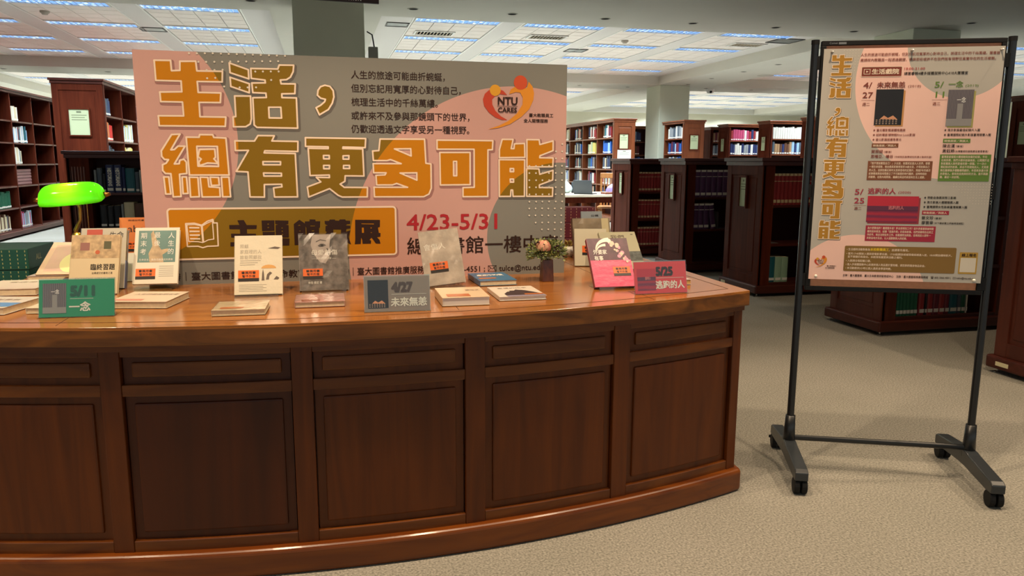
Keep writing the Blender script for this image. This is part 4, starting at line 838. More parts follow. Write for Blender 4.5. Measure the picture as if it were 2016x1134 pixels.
card((1.107, 2.582, HC), R(0), 0.208, 0.118, '#cf3a3e', '5/25', '逃跑的人', 'sea', 'red 5/25 sign in a clear stand at the right end of the counter', M_BROWNINK)
def sticker(e, x, z, d, w_=0.078, h_=0.04):
    f = FP(); f.rect(x, x+w_, z, z+h_, d, 0); f.rect(x, x+w_, z, z+h_*.28, d+0.0003, 1)
    f.text('書展用書', x+w_*.16, z+h_*.68, h_*.26, w_*.68, d+0.0003, 0.02, 1); f.text('暫不外借', x+w_*.2, z+h_*.36, h_*.26, w_*.62, d+0.0003, 0.02, 1)
    return f.build('loan_sticker', [M_ST_O, M_ST_B], e)
def bk(loc, rx, rz, w_, h_, t_, cov, label, ry=0, name='book', plastic=False, pages=None, spine=None, group=None):
    e = empty(name, loc, rz, label, 'book', group, rx=rx, ry=ry)
    cm = cov if not isinstance(cov, str) else mat('cover_'+cov.strip('#'), cov, 0.35 if not plastic else 0.12, 0.5, bump=0.25 if plastic else 0, bscale=30)
    MB().box(0, w_, 0, 0.0012, 0, h_).build('front_cover', cm, e)
    MB().box(0.001, w_-0.003, 0.0012, t_-0.0012, 0.002, h_-0.002).build('page_block', pages or M_PAGES, e)
    MB().box(0, w_, t_-0.0012, t_, 0, h_).build('back_cover', spine or cm, e)
    MB().box(-0.0012, 0.0006, 0, t_, 0, h_).build('spine', spine or cm, e)
    return e
def tfit(e, items, nm='cover_lettering', m=None, d=0.0004):
    f = FP()
    for t, x, z, s, w_, b_ in items: f.text(t, x, z, s, w_, d, b_)
    return f.build(nm, m or M_INK, e)
def stand(x, y, rz, w_, lab):
    e = empty('book_stand', (x, y, HC), rz, lab, 'stand')
    MB().box(0, w_, -0.03, 0.09, 0, 0.002).build('foot_plate', M_ACR, e)
    MB().box(0, w_, -0.032, -0.029, 0, 0.012).build('front_lip', M_ACRE, e)
    MB().box(0, w_, 0.0, 0.002, 0, 0.13).build('back_plate', M_ACR, e, (0, 0.065, 0.002), (R(-22), 0, 0))
NX = lambda a: R(-a)
M_COVN = lambda n, c, k, s: mat(n, c, 0.42, 0.4, noise=k, nscale=s)
# left group
e = bk((-0.905, 3.0, HC+0.004), NX(24), R(-4), 0.165, 0.225, 0.018, '#cbb893', 'beige book with botanical still life, leaning behind the green 5/11 sign', spine=mat('pale_spine', '#b9a888', 0.4))
f = FP(); f.rect(0, 0.165, 0.135, 0.225, 0.0003); f.build('still_life_print', M_COVN('still_life', '#b59a74', 0.35, 45), e)
f = FP(); f.rect(0.03, 0.062, 0.165, 0.195, 0.0006, 0); f.rect(0.11, 0.135, 0.17, 0.2, 0.0006, 1); f.poly(circ(0.09, 0.158, 0.008), 0.0006, 2); f.build('picture_frames', [mat('rose_brown', '#8a5a50', 0.5), mat('olive_dark', '#4c4a28', 0.5), mat('fruit', '#b5562c', 0.5)], e)
tfit(e, [('臨終習題', 0.07, 0.092, 0.025, 0.082, 0.015), ('追尋更好的善終之道', 0.075, 0.075, 0.009, 0.07, 0)])
tfit(e, [('EXTREME MEASURES', 0.02, 0.053, 0.013, 0.135, 0)], 'english_title', mat('tan_ink', '#a08a62', 0.5))
sticker(e, 0.006, 0.008, 0.0006)
stand(-0.90, 3.0, R(-4), 0.15, 'clear stand under the beige botanical book')
e = bk((-0.905, 3.12, HC+0.004), NX(24), R(-2), 0.16, 0.24, 0.032, '#b9b2a0', 'thick grey-cream book with blue lower spine, directly behind the beige botanical book', spine=mat('grey_spine', '#8d8d94', 0.4))
f = FP(); f.rect(0.02, 0.075, 0.205, 0.235, 0.0004); f.build('red_label', mat('label_red', '#b5432e', 0.5), e)
tfit(e, [('生命', 0.10, 0.20, 0.03, 0.05, 0.0)])
MB().box(0.16, 0.1615, 0.001, 0.031, 0, 0.11).build('blue_back_edge', mat('blue_edge', '#5e6f9c', 0.4), e)
e = bk((-0.80, 3.30, HC+0.002), NX(16), R(2), 0.16, 0.26, 0.015, '#c9713c', 'tall orange book standing at the left edge of the banner, behind the others')
tfit(e, [('about', 0.03, 0.20, 0.04, 0.1, 0.0), ('情緒說明書', 0.03, 0.245, 0.008, 0.06, 0)])
sticker(e, 0.005, 0.12, 0.0005); f = FP(); f.rect(0, 0.16, 0, 0.115, 0.0004); f.build('white_band', M_PAPERW, e)
e = bk((-0.705, 3.07, HC+0.024), NX(26), R(-3), 0.158, 0.225, 0.014, '#d9d2be', 'white-bordered book with teal cover of clasped hands, upright left of the others')
f = FP(); f.rect(0.012, 0.146, 0.085, 0.213, 0.0004); tp = f.build('teal_picture', M_COVN('teal_picture', '#5f8079', 0.12, 12), e)
f = FP(); f.poly([(0.055, 0.085), (0.05, 0.12), (0.062, 0.15), (0.055, 0.2), (0.063, 0.213), (0.072, 0.19), (0.085, 0.15), (0.095, 0.135), (0.12, 0.14), (0.118, 0.128), (0.10, 0.115), (0.105, 0.085)], 0.0007); f.build('clasped_hands', M_COVN('hands_sepia', '#b29a78', 0.3, 40), tp)
tfit(e, [('人\n生\n的', 0.118, 0.183, 0.026, 0.022, 0.0), ('最\n後', 0.068, 0.185, 0.026, 0.022, 0.0), ('期\n末\n考', 0.02, 0.183, 0.026, 0.022, 0.0), ('生命自主，為自己做決定的勇氣', 0.018, 0.092, 0.009, 0.12, 0)], 'white_title', M_PAPERW, 0.0009)
sticker(e, 0.008, 0.018, 0.0005, 0.07, 0.042)
f = FP()
for k in range(6): f.rect(0.09, 0.142, 0.028+0.008*k, 0.030+0.008*k, 0.0004)
f.build('blurb_lines', mat('blurb_grey', '#9b9588', 0.6), e)
e = bk((-0.70, 2.70, HC+0.024), NX(90), R(-12), 0.19, 0.20, 0.022, '#d3c3ac', 'cream paperback lying flat beneath the clasped-hands book')
tfit(e, [('人生的最後期末考', 0.03, 0.13, 0.03, 0.145, 0.0)], m=mat('faded_ink', '#8a7468', 0.6)); f = FP(); f.rect(0.0, 0.1, 0.02, 0.05, 0.0005); f.build('pink_band', mat('salmon', '#c98878', 0.5), e)
stand(-0.69, 3.06, R(-3), 0.13, 'clear stand under the clasped-hands book')
e = bk((-1.215, 3.04, HC+0.026), NX(90), R(-3), 0.20, 0.22, 0.024, '#cdbdb0', 'pinkish white paperback lying flat at the far left of the counter'); tfit(e, [('看護筆記', 0.05, 0.15, 0.03, 0.13, 0)], m=mat('faded_ink', '#8a7468'))
e = bk((-1.165, 2.70, HC+0.024), NX(90), R(-14), 0.185, 0.20, 0.022, '#ccc6ba', 'white and blue paperback lying at the left picture edge, nearest the front', spine=M_PAPERW)
f = FP(); f.rect(0.10, 0.185, 0.02, 0.09, 0.0004, 0); f.rect(0.0, 0.14, 0.02, 0.055, 0.0006, 1); f.build('colour_blocks', [mat('sky_block', '#5f8fc4', 0.4), mat('peach_block', '#c99a80', 0.4)], e); tfit(e, [('愛與勇氣', 0.04, 0.13, 0.028, 0.11, 0)], m=mat('faded_ink', '#8a7468'))
e = bk((-0.925, 2.66, HC+0.020), NX(90), R(-8), 0.15, 0.19, 0.018, '#d6ccb0', 'cream book lying flat, mostly hidden behind the green 5/11 sign')
e = bk((-1.165, 3.40, HC+0.020), NX(90), R(-4), 0.17, 0.21, 0.018, '#b8aaa6', 'lilac-grey paperback lying under the tilted pink book')
e = bk((-1.135, 3.40, HC+0.026), NX(60), R(-6), 0.17, 0.22, 0.012, '#d8b49c', 'pale pink book tilted up in front of the green volumes')
f = FP(); f.rect(0.02, 0.17, 0.02, 0.2, 0.0003); f.build('pink_picture', M_COVN('pale_pink_picture', '#cfa79c', 0.1, 9), e); f = FP(); f.poly([(x*0.8+0.1, z) for x, z in circ(0.03, 0.08, 0.07)], 0.0005); f.build('yellow_shape', mat('pale_yellow', '#e6d6a0', 0.5), e)
# centre group
e = bk((-0.322, 2.85, HC+0.006), NX(26), R(-1), 0.166, 0.226, 0.016, '#d6ccb4', 'cream book with umbrella drawing, first upright book in front of the banner', plastic=True)
tfit(e, [('照顧\n家庭裡的人\n誰能照顧我', 0.018, 0.178, 0.017, 0.075, 0)], m=mat('grey_print', '#a49a86', 0.5))
f = FP()
for k in range(3): f.rect(0.018, 0.09-0.01*k, 0.128-0.008*k, 0.130-0.008*k, 0.0006)
for k in range(5): f.rect(0.015, 0.11-0.012*(k % 2), 0.036-0.006*k, 0.0375-0.006*k, 0.0006)
f.build('blurb_lines', mat('grey_print', '#a49a86', 0.5), e)
f = FP(); f.poly([(0.118+0.026*math.cos(PI*k/8), 0.098+0.014*math.sin(PI*k/8)) for k in range(9)], 0.0006, 0)
f.poly([(0.093, 0.052), (0.095, 0.08), (0.098, 0.096), (0.101, 0.08), (0.103, 0.052)], 0.0006, 1); f.poly([(0.108, 0.055), (0.112, 0.075), (0.122, 0.085), (0.13, 0.08), (0.12, 0.07), (0.118, 0.055)], 0.0006, 1); f.poly([(0.135, 0.055), (0.145, 0.068), (0.155, 0.06), (0.15, 0.054)], 0.0006, 1)
f.poly([(0.115, 0.175), (0.14, 0.182), (0.16, 0.178), (0.15, 0.172)], 0.0006, 1)
f.build('umbrella_drawing', [mat('umbrella_tan', '#c9954e', 0.5), mat('drawing_dark', '#5b4c40', 0.5)], e)
sticker(e, 0.012, 0.05, 0.0008, 0.072, 0.042); stand(-0.32, 2.85, 0, 0.15, 'clear stand under the umbrella-drawing book')
def wrapfilm(e, w_, h_, t_, n=9, nm='clear_wrap', seed=1):
    rnd = random.Random(seed); b = MB(); N = n; vs = []; fs = []
    for j in range(N+1):
        for i in range(N+1): vs.append((w_*(-0.015+1.03*i/N), -0.002-rnd.random()*0.004, h_*(-0.01+1.03*j/N)))
    for j in range(N):
        for i in range(N): a = j*(N+1)+i; fs.append((a, a+1, a+N+2, a+N+1))
    b.add(vs, fs); return b.build(nm, M_FILM, e)
e = bk((-0.352, 2.49, HC+0.020), NX(90), R(-2), 0.16, 0.155, 0.018, '#c9bca0', 'film-wrapped cream paperback lying before the umbrella-drawing book', plastic=True)
f = FP(); f.rect(0.02, 0.09, 0.02, 0.05, 0.0005); f.build('orange_smear', mat('warm_orange', '#b5683c', 0.3), e); wrapfilm(e, 0.16, 0.155, 0.01, seed=4)
e = bk((-0.096, 2.89, HC+0.006), NX(26), R(0), 0.178, 0.222, 0.02, mat('cover_portrait', '#6f6863', 0.18, 0.5, noise=0.55, nscale=32, bump=0.3, bscale=40), 'grey portrait book with half a face and white title, second upright book before the banner', spine=mat('film_edge', '#8d8680', 0.2))
f = FP(); f.poly([(0.05, 0.222), (0.042, 0.18), (0.055, 0.14), (0.075, 0.11), (0.095, 0.105), (0.11, 0.13), (0.112, 0.18), (0.118, 0.222)], 0.0004, 0)
f.poly([(0.068, 0.176), (0.078, 0.184), (0.09, 0.184), (0.1, 0.178), (0.088, 0.172), (0.076, 0.171)], 0.0007, 1); f.poly([(0.062, 0.19), (0.078, 0.198), (0.1, 0.194), (0.1, 0.197), (0.078, 0.202), (0.062, 0.194)], 0.0007, 1); f.poly(circ(0.084, 0.178, 0.005, 12), 0.0009, 2)
f.poly([(0.1, 0.165), (0.106, 0.14), (0.11, 0.14), (0.105, 0.166)], 0.0007, 1)
f.build('face_print', [mat('face_grey', '#a79c94', 0.3, noise=0.15, nscale=20), mat('face_line', '#4c4440', 0.4), M_INK], e)
tfit(e, [('母愛創傷', 0.044, 0.14, 0.024, 0.096, 0.0), ('——與你的缺憾和解 ——', 0.045, 0.122, 0.009, 0.09, 0), ('林哲·費宏 著', 0.03, 0.026, 0.011, 0.05, 0)], 'white_title', M_PAPERW, 0.0009)
sticker(e, 0.012, 0.045, 0.0011, 0.072, 0.04); wrapfilm(e, 0.178, 0.222, 0.02, seed=2); stand(-0.09, 2.89, 0, 0.16, 'clear stand under the grey portrait book')
e = bk((-0.104, 2.575, HC+0.020), NX(90), 0, 0.162, 0.15, 0.018, '#b88c84', 'film-wrapped rose paperback lying before the grey portrait book', plastic=True)
f = FP(); f.rect(0.02, 0.08, 0.015, 0.05, 0.0005); f.build('brown_picture', mat('warm_brown', '#8c4a30', 0.3), e); wrapfilm(e, 0.162, 0.15, 0.01, seed=5)
e = bk((0.372, 2.885, HC+0.006), NX(24), R(-2), 0.155, 0.222, 0.016, mat('cover_silver', '#b3a89b', 0.14, 0.6, noise=0.25, nscale=18, bump=0.6, bscale=16), 'silvery film-wrapped book with white title, third upright book before the banner', ry=R(-6))
tfit(e, [('會傷人', 0.012, 0.145, 0.028, 0.085, 0.0)], 'white_title', M_PAPERW, 0.0006); sticker(e, 0.026, 0.05, 0.0008, 0.07, 0.042); wrapfilm(e, 0.155, 0.222, 0.02, 12, seed=3)
stand(0.38, 2.89, 0, 0.14, 'clear stand under the silvery book')
e = bk((0.376, 2.497, HC+0.030), NX(90), R(-1), 0.163, 0.21, 0.028, '#cdb898', 'thick cream paperback lying right of the grey-brown 4/27 sign', pages=M_PAPERW)
f = FP(); f.rect(0.02, 0.10, 0.02, 0.07, 0.0005); f.build('orange_picture', mat('warm_orange', '#b5683c', 0.3), e); tfit(e, [('開放式', 0.1, 0.13, 0.03, 0.05, 0)], m=mat('faded_ink', '#8a7468'))
e = bk((0.582, 2.88, HC+0.022), NX(90), R(2), 0.15, 0.215, 0.020, '#3f6f94', 'blue paperback with white title lying before the silvery book and vase')
tfit(e, [('旅途中的愛', 0.02, 0.13, 0.04, 0.11, 0.03)], m=M_PAPERW); f = FP(); f.rect(0.01, 0.08, 0.05, 0.075, 0.0005); f.rect(0.02, 0.05, 0.11, 0.12, 0.0005); f.build('orange_blocks', mat('orange_block', '#c07038', 0.4), e)
e = bk((0.586, 2.552, HC+0.016), NX(90), R(0), 0.17, 0.215, 0.014, '#d8cdbd', 'white paperback with dark house picture lying at the centre right front', pages=M_PAPERW)
f = FP(); f.poly([(0.03, 0.02), (0.03, 0.06), (0.05, 0.10), (0.06, 0.10), (0.06, 0.12), (0.08, 0.12), (0.09, 0.14), (0.12, 0.12), (0.14, 0.09), (0.16, 0.05), (0.168, 0.02)], 0.0004, 0); f.rect(0.03, 0.168, 0.0, 0.025, 0.0006, 1); f.rect(0.1, 0.168, 0.03, 0.05, 0.0008, 2)
f.build('house_picture', [mat('house_dark', '#3b2c30', 0.4), mat('house_lilac', '#8d8497', 0.4), mat('sunset', '#b8662f', 0.4)], e); tfit(e, [('家屋的故事', 0.03, 0.165, 0.025, 0.11, 0)], m=mat('faded_ink', '#8a7468'))
# right group
e = bk((0.998, 2.715, HC+0.010), NX(35), R(-1), 0.167, 0.212, 0.018, mat('cover_pink', '#d2436a', 0.38, 0.5, bump=0.15, bscale=30), 'bright pink book with plum floral top, tilted left of the red 5/25 sign', spine=mat('pink_spine', '#8e3f4a', 0.3), pages=mat('pages_brown', '#8d7560', 0.8))
f = FP(); f.rect(0, 0.167, 0.115, 0.212, 0.0003); f.build('floral_print', M_COVN('plum_floral', '#54303e', 0.4, 30), e)
def arcstroke(x, z, rx_, rz_, a0, a1, w0, w1, n=14):
    o_, i_ = [], []
    for k in range(n+1):
        t = k/n; a = R(a0+(a1-a0)*t); ww = w0+(w1-w0)*t
        o_.append((x+(rx_+ww/2)*math.cos(a), z+(rz_+ww/2)*math.sin(a))); i_.append((x+(rx_-ww/2)*math.cos(a), z+(rz_-ww/2)*math.sin(a)))
    return o_+i_[::-1]
f = FP(); f.poly(arcstroke(0.085, 0.155, 0.055, 0.05, 175, 85, 0.002, 0.02), 0.0006); f.poly(arcstroke(0.07, 0.15, 0.038, 0.032, 170, 85, 0.002, 0.012), 0.0006); f.poly(circ(0.09, 0.201, 0.0095, 12), 0.0007); f.build('cream_swoosh', mat('swoosh_cream', '#e8d6b8', 0.3), e)
rnd = random.Random(5); f = FP()
for k in range(26):
    t = rnd.random(); f.poly(circ(0.10+0.05*t+rnd.uniform(-.012, .012), 0.197-0.09*t+rnd.uniform(-.01, .01), rnd.uniform(.004, .009), 7), 0.0005+0.00003*k, k % 2)
tag(f.build('blossoms', [mat('blossom_pink', '#d98aa0', 0.4), mat('blossom_cream', '#d9b9a0', 0.4)], e), kind='stuff')
tfit(e, [('外婆家\n有事', 0.018, 0.143, 0.022, 0.055, 0.02)], 'white_title', M_PAPERW, 0.0008); sticker(e, 0.085, 0.045, 0.0006, 0.07, 0.04)
stand(1.005, 2.72, 0, 0.15, 'clear stand carrying the bright pink book')
e = bk((1.216, 3.14, HC+0.012), NX(45), R(-1), 0.175, 0.215, 0.016, '#a8a387', 'grey-green book with two dark brush characters, behind the pink book', ry=R(0))
tfit(e, [('我們', 0.05, 0.172, 0.030, 0.066, 0.0)], 'dark_title', mat('ink_redbrown', '#3a1c18', 0.5)); f = FP(); f.rect(0.04, 0.175, 0.045, 0.10, 0.0004); f.build('garden_picture', M_COVN('garden_photo', '#4f5350', 0.5, 60), e); f = FP(); f.rect(0.15, 0.162, 0.197, 0.2, 0.0004); f.build('small_mark', M_INK, e)
e = bk((1.128, 3.35, HC+0.004), NX(16), R(-12), 0.15, 0.175, 0.02, '#cfc8ae', 'cream book with orange sticker, mostly hidden left behind the pink book'); sticker(e, 0.035, 0.05, 0.0005, 0.07, 0.045)
e = bk((1.172, 3.47, HC+0.006), NX(20), R(-3), 0.188, 0.216, 0.03, mat('cover_wrapped', '#8d7f6a', 0.15, 0.6, noise=0.35, nscale=12, bump=0.5, bscale=10), 'film-wrapped brown and cream book standing above the cream book, right of the banner'); f = FP(); f.rect(0.145, 0.18, 0.0, 0.216, 0.0005); f.build('cream_edge_band', mat('cream_band', '#c9bd94', 0.4), e); wrapfilm(e, 0.188, 0.216, 0.02, 7, seed=8)
e = bk((1.272, 3.66, HC+0.004), NX(10), R(-3), 0.11, 0.232, 0.012, '#9aa3a8', 'pale blue-grey book top showing behind the film-wrapped book'); tfit(e, [('公視', 0.05, 0.205, 0.012, 0.04, 0.03)])
e = bk((1.250, 2.74, HC+0.022), NX(90), R(2), 0.165, 0.16, 0.020, '#c2b3ae', 'paperback with yellow page edges lying half hidden behind the red 5/25 sign', pages=mat('yellow_pages', '#c9a75c', 0.7))
# purple-red volumes right of the banner and green ones at the far left: each volume its own
def volume(x, y, z, L, dpt, t, m, bm, lab, cat_name='volume', grp=None):
    e = empty('bound_volume', (x, y, z), R(-2), lab, 'book', grp)
    MB().box(-L, 0, 0, dpt, 0, t).build('case', m, e, bevel=0.003)
    f = FP()
    for k in range(int(L/0.03)):
        xx = -0.012-k*0.03
        for j in range(5): f.rect(xx-0.0018, xx+0.0018, t*(0.08+0.19*j), t*(0.17+0.19*j), 0.0006)
    tag(f.build('gilt_dots', bm, e), kind='stuff')
    return e
M_PUR = mat('purple_red_cloth', '#6a2434', 0.5, noise=0.08, nscale=30); M_GILT = mat('gilt', '#c79c7c', 0.4)
M_GRN = mat('dark_green_cloth', '#12493c', 0.45, noise=0.08, nscale=30); M_GILT2 = mat('gilt_green', '#a3a06a', 0.4)
for k, nm in enumerate(('lowest', 'middle', 'topmost')):
    volume(1.395+0.002*k, 3.84, HC+0.0003+0.082*k, 0.34, 0.09, 0.081, M_PUR, M_GILT, 'purple-red gilt volume, %s of the stack right of the banner' % nm)
for k, nm in enumerate(('lowest', 'middle', 'topmost')):
    v = volume(-1.262+0.004*k, 3.70-0.004*k, 0.6405+0.0917*k, 0.42, 0.30, 0.091, M_GRN, M_GILT2, 'dark green gilt volume, %s of the stack at the far left' % nm)
    if k == 2:
        f = FP(); f.text('ALL', 0.08, 0.035, 0.035, 0.06, 0.0008, 0.02); f.build('end_lettering', M_GILT2, v, (0.0, 0, 0), (0, 0, PI/2))
# flower vase
e = empty('flower_vase', (0.877, 2.965, HC), label='square dark wooden vase of dried pink hydrangea and green sprigs beside the banner', cat='vase')
MB().add([(-.024, -.024, 0), (.024, -.024, 0), (.024, .024, 0), (-.024, .024, 0), (-.021, -.021, .09), (.021, -.021, .09), (.021, .021, .09), (-.021, .021, .09)], [(0, 3, 2, 1), (0, 1, 5, 4), (1, 2, 6, 5), (2, 3, 7, 6), (3, 0, 4, 7), (4, 5, 6, 7)]).build('vase', wood('dark_vase_wood', '#4a230f', '#62341a', 'Z', 0.4, 10), e, bevel=0.002)
rnd = random.Random(11); fo = MB()
def leaf(mb, p, d, L, wd, mi=0):
    d = Vector(d).normalized(); s = d.cross(Vector((rnd.uniform(-1, 1), rnd.uniform(-1, 1), rnd.uniform(-1, 1)))).normalized()*wd; p = Vector(p)
    n = d.cross(s).normalized()*wd*0.4
    mb.add([p, p+d*L*.5+s+n, p+d*L, p+d*L*.5-s+n], [(0, 1, 2), (0, 2, 3)], mi)
for k in range(1500):
    a = rnd.uniform(0, 2*PI); b = rnd.uniform(-0.5, 1.2); rr_ = rnd.uniform(0.015, 0.076)
    c = Vector((math.cos(a)*math.cos(b)*1.1, math.sin(a)*math.cos(b)*0.8, math.sin(b)*0.75))
    p = Vector((0, 0, 0.115))+c*rr_; leaf(fo, p, c+Vector((rnd.uniform(-.6, .6), rnd.uniform(-.6, .6), rnd.uniform(-.3, .8))), rnd.uniform(.008, .02), rnd.uniform(.002, .005), rnd.choice((0, 0, 1, 2)))
tag(fo.build('foliage', [mat('sage_leaf', '#6f7c45', 0.6), mat('dark_leaf', '#43532c', 0.6), mat('pale_leaf', '#a3a560', 0.6)], e), kind='stuff')
hy = MB()
for k in range(260):
    a = rnd.uniform(0, 2*PI); b = math.asin(rnd.uniform(-0.3, 1)); c = Vector((math.cos(a)*math.cos(b), math.sin(a)*math.cos(b), math.sin(b))); p = Vector((-0.022, -0.025, 0.142))+c*0.03
    t1 = c.orthogonal().normalized(); t1.rotate(Matrix.Rotation(rnd.uniform(0, 6), 3, c)); t2 = c.cross(t1); q = 0.0065
    hy.add([p+t1*q, p+t2*q, p-t1*q, p-t2*q], [(0, 1, 2, 3)], rnd.choice((0, 0, 1)))
tag(hy.build('hydrangea_head', [mat('petal_rose', '#c47a6c', 0.6), mat('petal_cream', '#cfae84', 0.6)], e), kind='stuff')
for p in ((0.02, -.05, .145), (.032, -.045, .15), (.045, -.045, .14), (.015, -.052, .13), (.062, -.03, .105), (.03, -.055, .128), (-.05, -.04, .165), (-.058, -.03, .158)): MB().ball(p, 0.0052, 10).build('berry', mat('dark_berry', '#2a1618', 0.3), e, smooth=True)
for k in range(5): MB().tube([(0.006*math.cos(k), 0.006*math.sin(k), 0.088), (0.02*math.cos(k*1.3), 0.02*math.sin(k*1.3), 0.13)], 0.0012, 5).build('stem', mat('stem_green', '#4d5a33', 0.6), e)
e = empty('potted_plant', (1.212, 3.72, HC), label='small white round pot with yellow-green succulent between banner and books', cat='plant')
MB().lathe([(0.0, 0), (0.022, 0.0), (0.034, 0.018), (0.036, 0.035), (0.031, 0.055), (0.028, 0.055), (0.028, 0.05), (0.0, 0.05)], 24).build('pot', mat('white_ceramic', '#d9d4c6', 0.25), e, smooth=True)
su = MB(); rnd = random.Random(3)
for k in range(120):
    a = rnd.uniform(0, 2*PI); r_ = rnd.uniform(0, .025); leaf(su, (math.cos(a)*r_, math.sin(a)*r_, .05+rnd.uniform(0, .02)), (math.cos(a)*.8, math.sin(a)*.8, 1), rnd.uniform(.012, .025), .004, rnd.choice((0, 1, 2)))
tag(su.build('succulent_leaves', [mat('olive_leaf', '#7a7a34', 0.5), mat('yellow_leaf', '#b39a4a', 0.5), mat('rust_leaf', '#8a5a34', 0.5)], e), kind='stuff')
# banker's lamp
lm = empty('desk_lamp', (-0.958, 3.35, HC), R(4), 'lit banker lamp with green glass shade and brass arm on the counter', 'lamp')
def shade(mb, th=0.0):
    N, Mm = 26, 14; vs = []; fs = []; L = 0.108
    for i in range(N+1):
        u = -1+2*i/N; x = L*u; k = (1-abs(u)**5.0)**0.42 if abs(u) < 1 else 0.0
        k = max(k, 0.02); ry = (0.062-th)*(0.45+0.55*k); rz = (0.068-th)*k
        for j in range(Mm+1):
            a = R(-8)+(PI+R(16))*j/Mm; vs.append((x, -ry*math.cos(a)*1.05, rz*math.sin(a)*1.0))
    for i in range(N):
        for j in range(Mm): a = i*(Mm+1)+j; fs.append((a, a+Mm+1, a+Mm+2, a+1))
    return mb.add(vs, fs)
gm = bpy.data.materials.new('green_lamp_glass'); gm.use_nodes = True; nt = gm.node_tree; b = nt.nodes['Principled BSDF']
b.inputs['Base Color'].default_value = (0.07, 0.5, 0.02, 1); b.inputs['Roughness'].default_value = 0.08; b.inputs['Coat Weight'].default_value = 0.6
tr = nt.nodes.new('ShaderNodeBsdfTranslucent'); tr.inputs['Color'].default_value = (0.25, 0.62, 0.05, 1)
mx = nt.nodes.new('ShaderNodeMixShader'); mx.inputs[0].default_value = 0.65; nt.links.new(b.outputs[0], mx.inputs[1]); nt.links.new(tr.outputs[0], mx.inputs[2]); nt.links.new(mx.outputs[0], nt.nodes['Material Output'].inputs['Surface'])
lm.scale = (1.08, 1.08, 1.0)
sh_ = shade(MB()).build('shade', gm, lm, (0.0, -0.01, 0.326), (R(8), R(-5), 0), smooth=True)
s_ = sh_.modifiers.new('thick', 'SOLIDIFY'); s_.thickness = 0.0025
for sx in (-1, 1): MB().tube([(sx*0.102, 0, 0.01), (sx*0.126, 0, 0.012)], [0.012, 0.006], 12).build('side_knob', M_BRASS, sh_, smooth=True)
MB().tube([(-0.102, 0.0, 0.012), (0.102, 0.0, 0.012)], 0.004, 8).build('cross_rod', M_BRASS, sh_, smooth=True)
MB().ball((0.0, 0.01, 0.02), 0.013, 12, sx=1.6).build('bulb', mat('bulb_lit', '#fff2c8', 0.3, emis='#fff0c0', es=3), sh_, smooth=True)
MB().tube([(-0.002, 0.02, 0.34), (0.012, 0.03, 0.29), (0.01, 0.03, 0.245), (-0.006, 0.02, 0.205), (-0.004, 0.012, 0.19)], [0.006, 0.007, 0.006, 0.008, 0.008], 12).build('arm', M_BRASS, lm, smooth=True)
MB().lathe([(0.0, 0.197), (0.014, 0.195), (0.018, 0.187), (0.024, 0.181), (0.024, 0.175), (0, 0.175)], 20, c=(0, 0.01, 0)).build('collar', M_BRASS, lm, smooth=True)
MB().lathe([(0.0, 0.175), (0.021, 0.175), (0.021, 0.02), (0.0, 0.02)], 24, c=(0, 0.01, 0)).build('stem_column', M_COVN('marble_stem', '#6d6a4c', 0.35, 25), lm)
MB().lathe([(0.0, 0.025), (0.05, 0.022), (0.06, 0.012), (0.06, 0.0), (0, 0)], 28, c=(0, 0.01, 0)).build('base', M_BRASS, lm, smooth=True)
ch_ = MB()
for k in range(26): ch_.ball((0.046, -0.02, 0.312-0.0048*k), 0.0021, 6)
tag(ch_.build('pull_chain', M_BRASS, lm), kind='stuff')
pl = bpy.data.lights.new('bulb_light', 'POINT'); pl.energy = 3.4; pl.color = (1, 0.9, 0.62); pl.shadow_soft_size = 0.012
po = bpy.data.objects.new('bulb_light', pl); COL.objects.link(po); po.parent = lm; po.location = (-0.012, -0.022, 0.372)

# ---------------------------------------------------------------- poster stand
ps = empty('poster_stand', (1.898, 2.731, 0), R(-22.9), 'black rolling display stand on four casters holding the poster board', 'display stand')
WX = 0.708
for x in (-0.003, WX):
    MB().tube([(x, 0, 0.23), (x, 0, 1.77)], 0.0145, 14).build('pole', M_DARK, ps, smooth=False)
    MB().tube([(x, 0, 0.105), (x, 0, 0.24)], [0.026, 0.020], 16).build('sleeve', M_DARK, ps, smooth=True)
    MB().tube([(x, 0, 1.755), (x, 0, 1.772)], 0.0155, 14).build('pole_cap', M_BLK, ps)
    prof = [(-0.28, 0.062), (-0.28, 0.096), (-0.26, 0.106), (-0.06, 0.128), (-0.03, 0.134), (0.03, 0.134), (0.06, 0.128), (0.26, 0.106), (0.28, 0.096), (0.28, 0.062), (0.24, 0.058), (0.03, 0.072), (-0.03, 0.072), (-0.24, 0.058)]
    lg_ = MB(); lg_.prism(prof, -0.025, 0.025)
    lg_.v = [(z, x_, y_) for x_, y_, z in lg_.v]
    o = lg_.build('foot_beam', mat('charcoal_plastic', '#2a2f33', 0.35, 0.5), ps, (x, 0, 0), bevel=0.007)
    for sy in (-1, 1):
        for sx in (-1, 1):
            MB().tube([(sx*0.004, 0, 0), (sx*0.025, 0, 0)], 0.0325, 20).build('caster_wheel', M_BLK, ps, (x, sy*0.25, 0.033), bevel=0.003)
        MB().tube([(0, 0, 0.03), (0, 0, 0.062)], 0.012, 10).build('caster_stem', M_DARK, ps, (x, sy*0.25, 0))
    bz = (0.80, 1.16, 1.66)
    for z in bz: MB().box(0, 0.03, -0.012, 0.012, 0, 0.05).build('clamp', M_BLK, ps, (x+(0.006 if x < 0.3 else -0.036), 0, z))
MB().box(-0.014, 0.0, -0.006, 0.0, 0, 0.012).build('brake_lever', M_BLK, ps, (-0.02, 0.285, 0.035))
MB().tube([(0.015, 0, 0.142), (WX-0.018, 0, 0.142)], 0.0115, 12).build('cross_bar', M_DARK, ps)
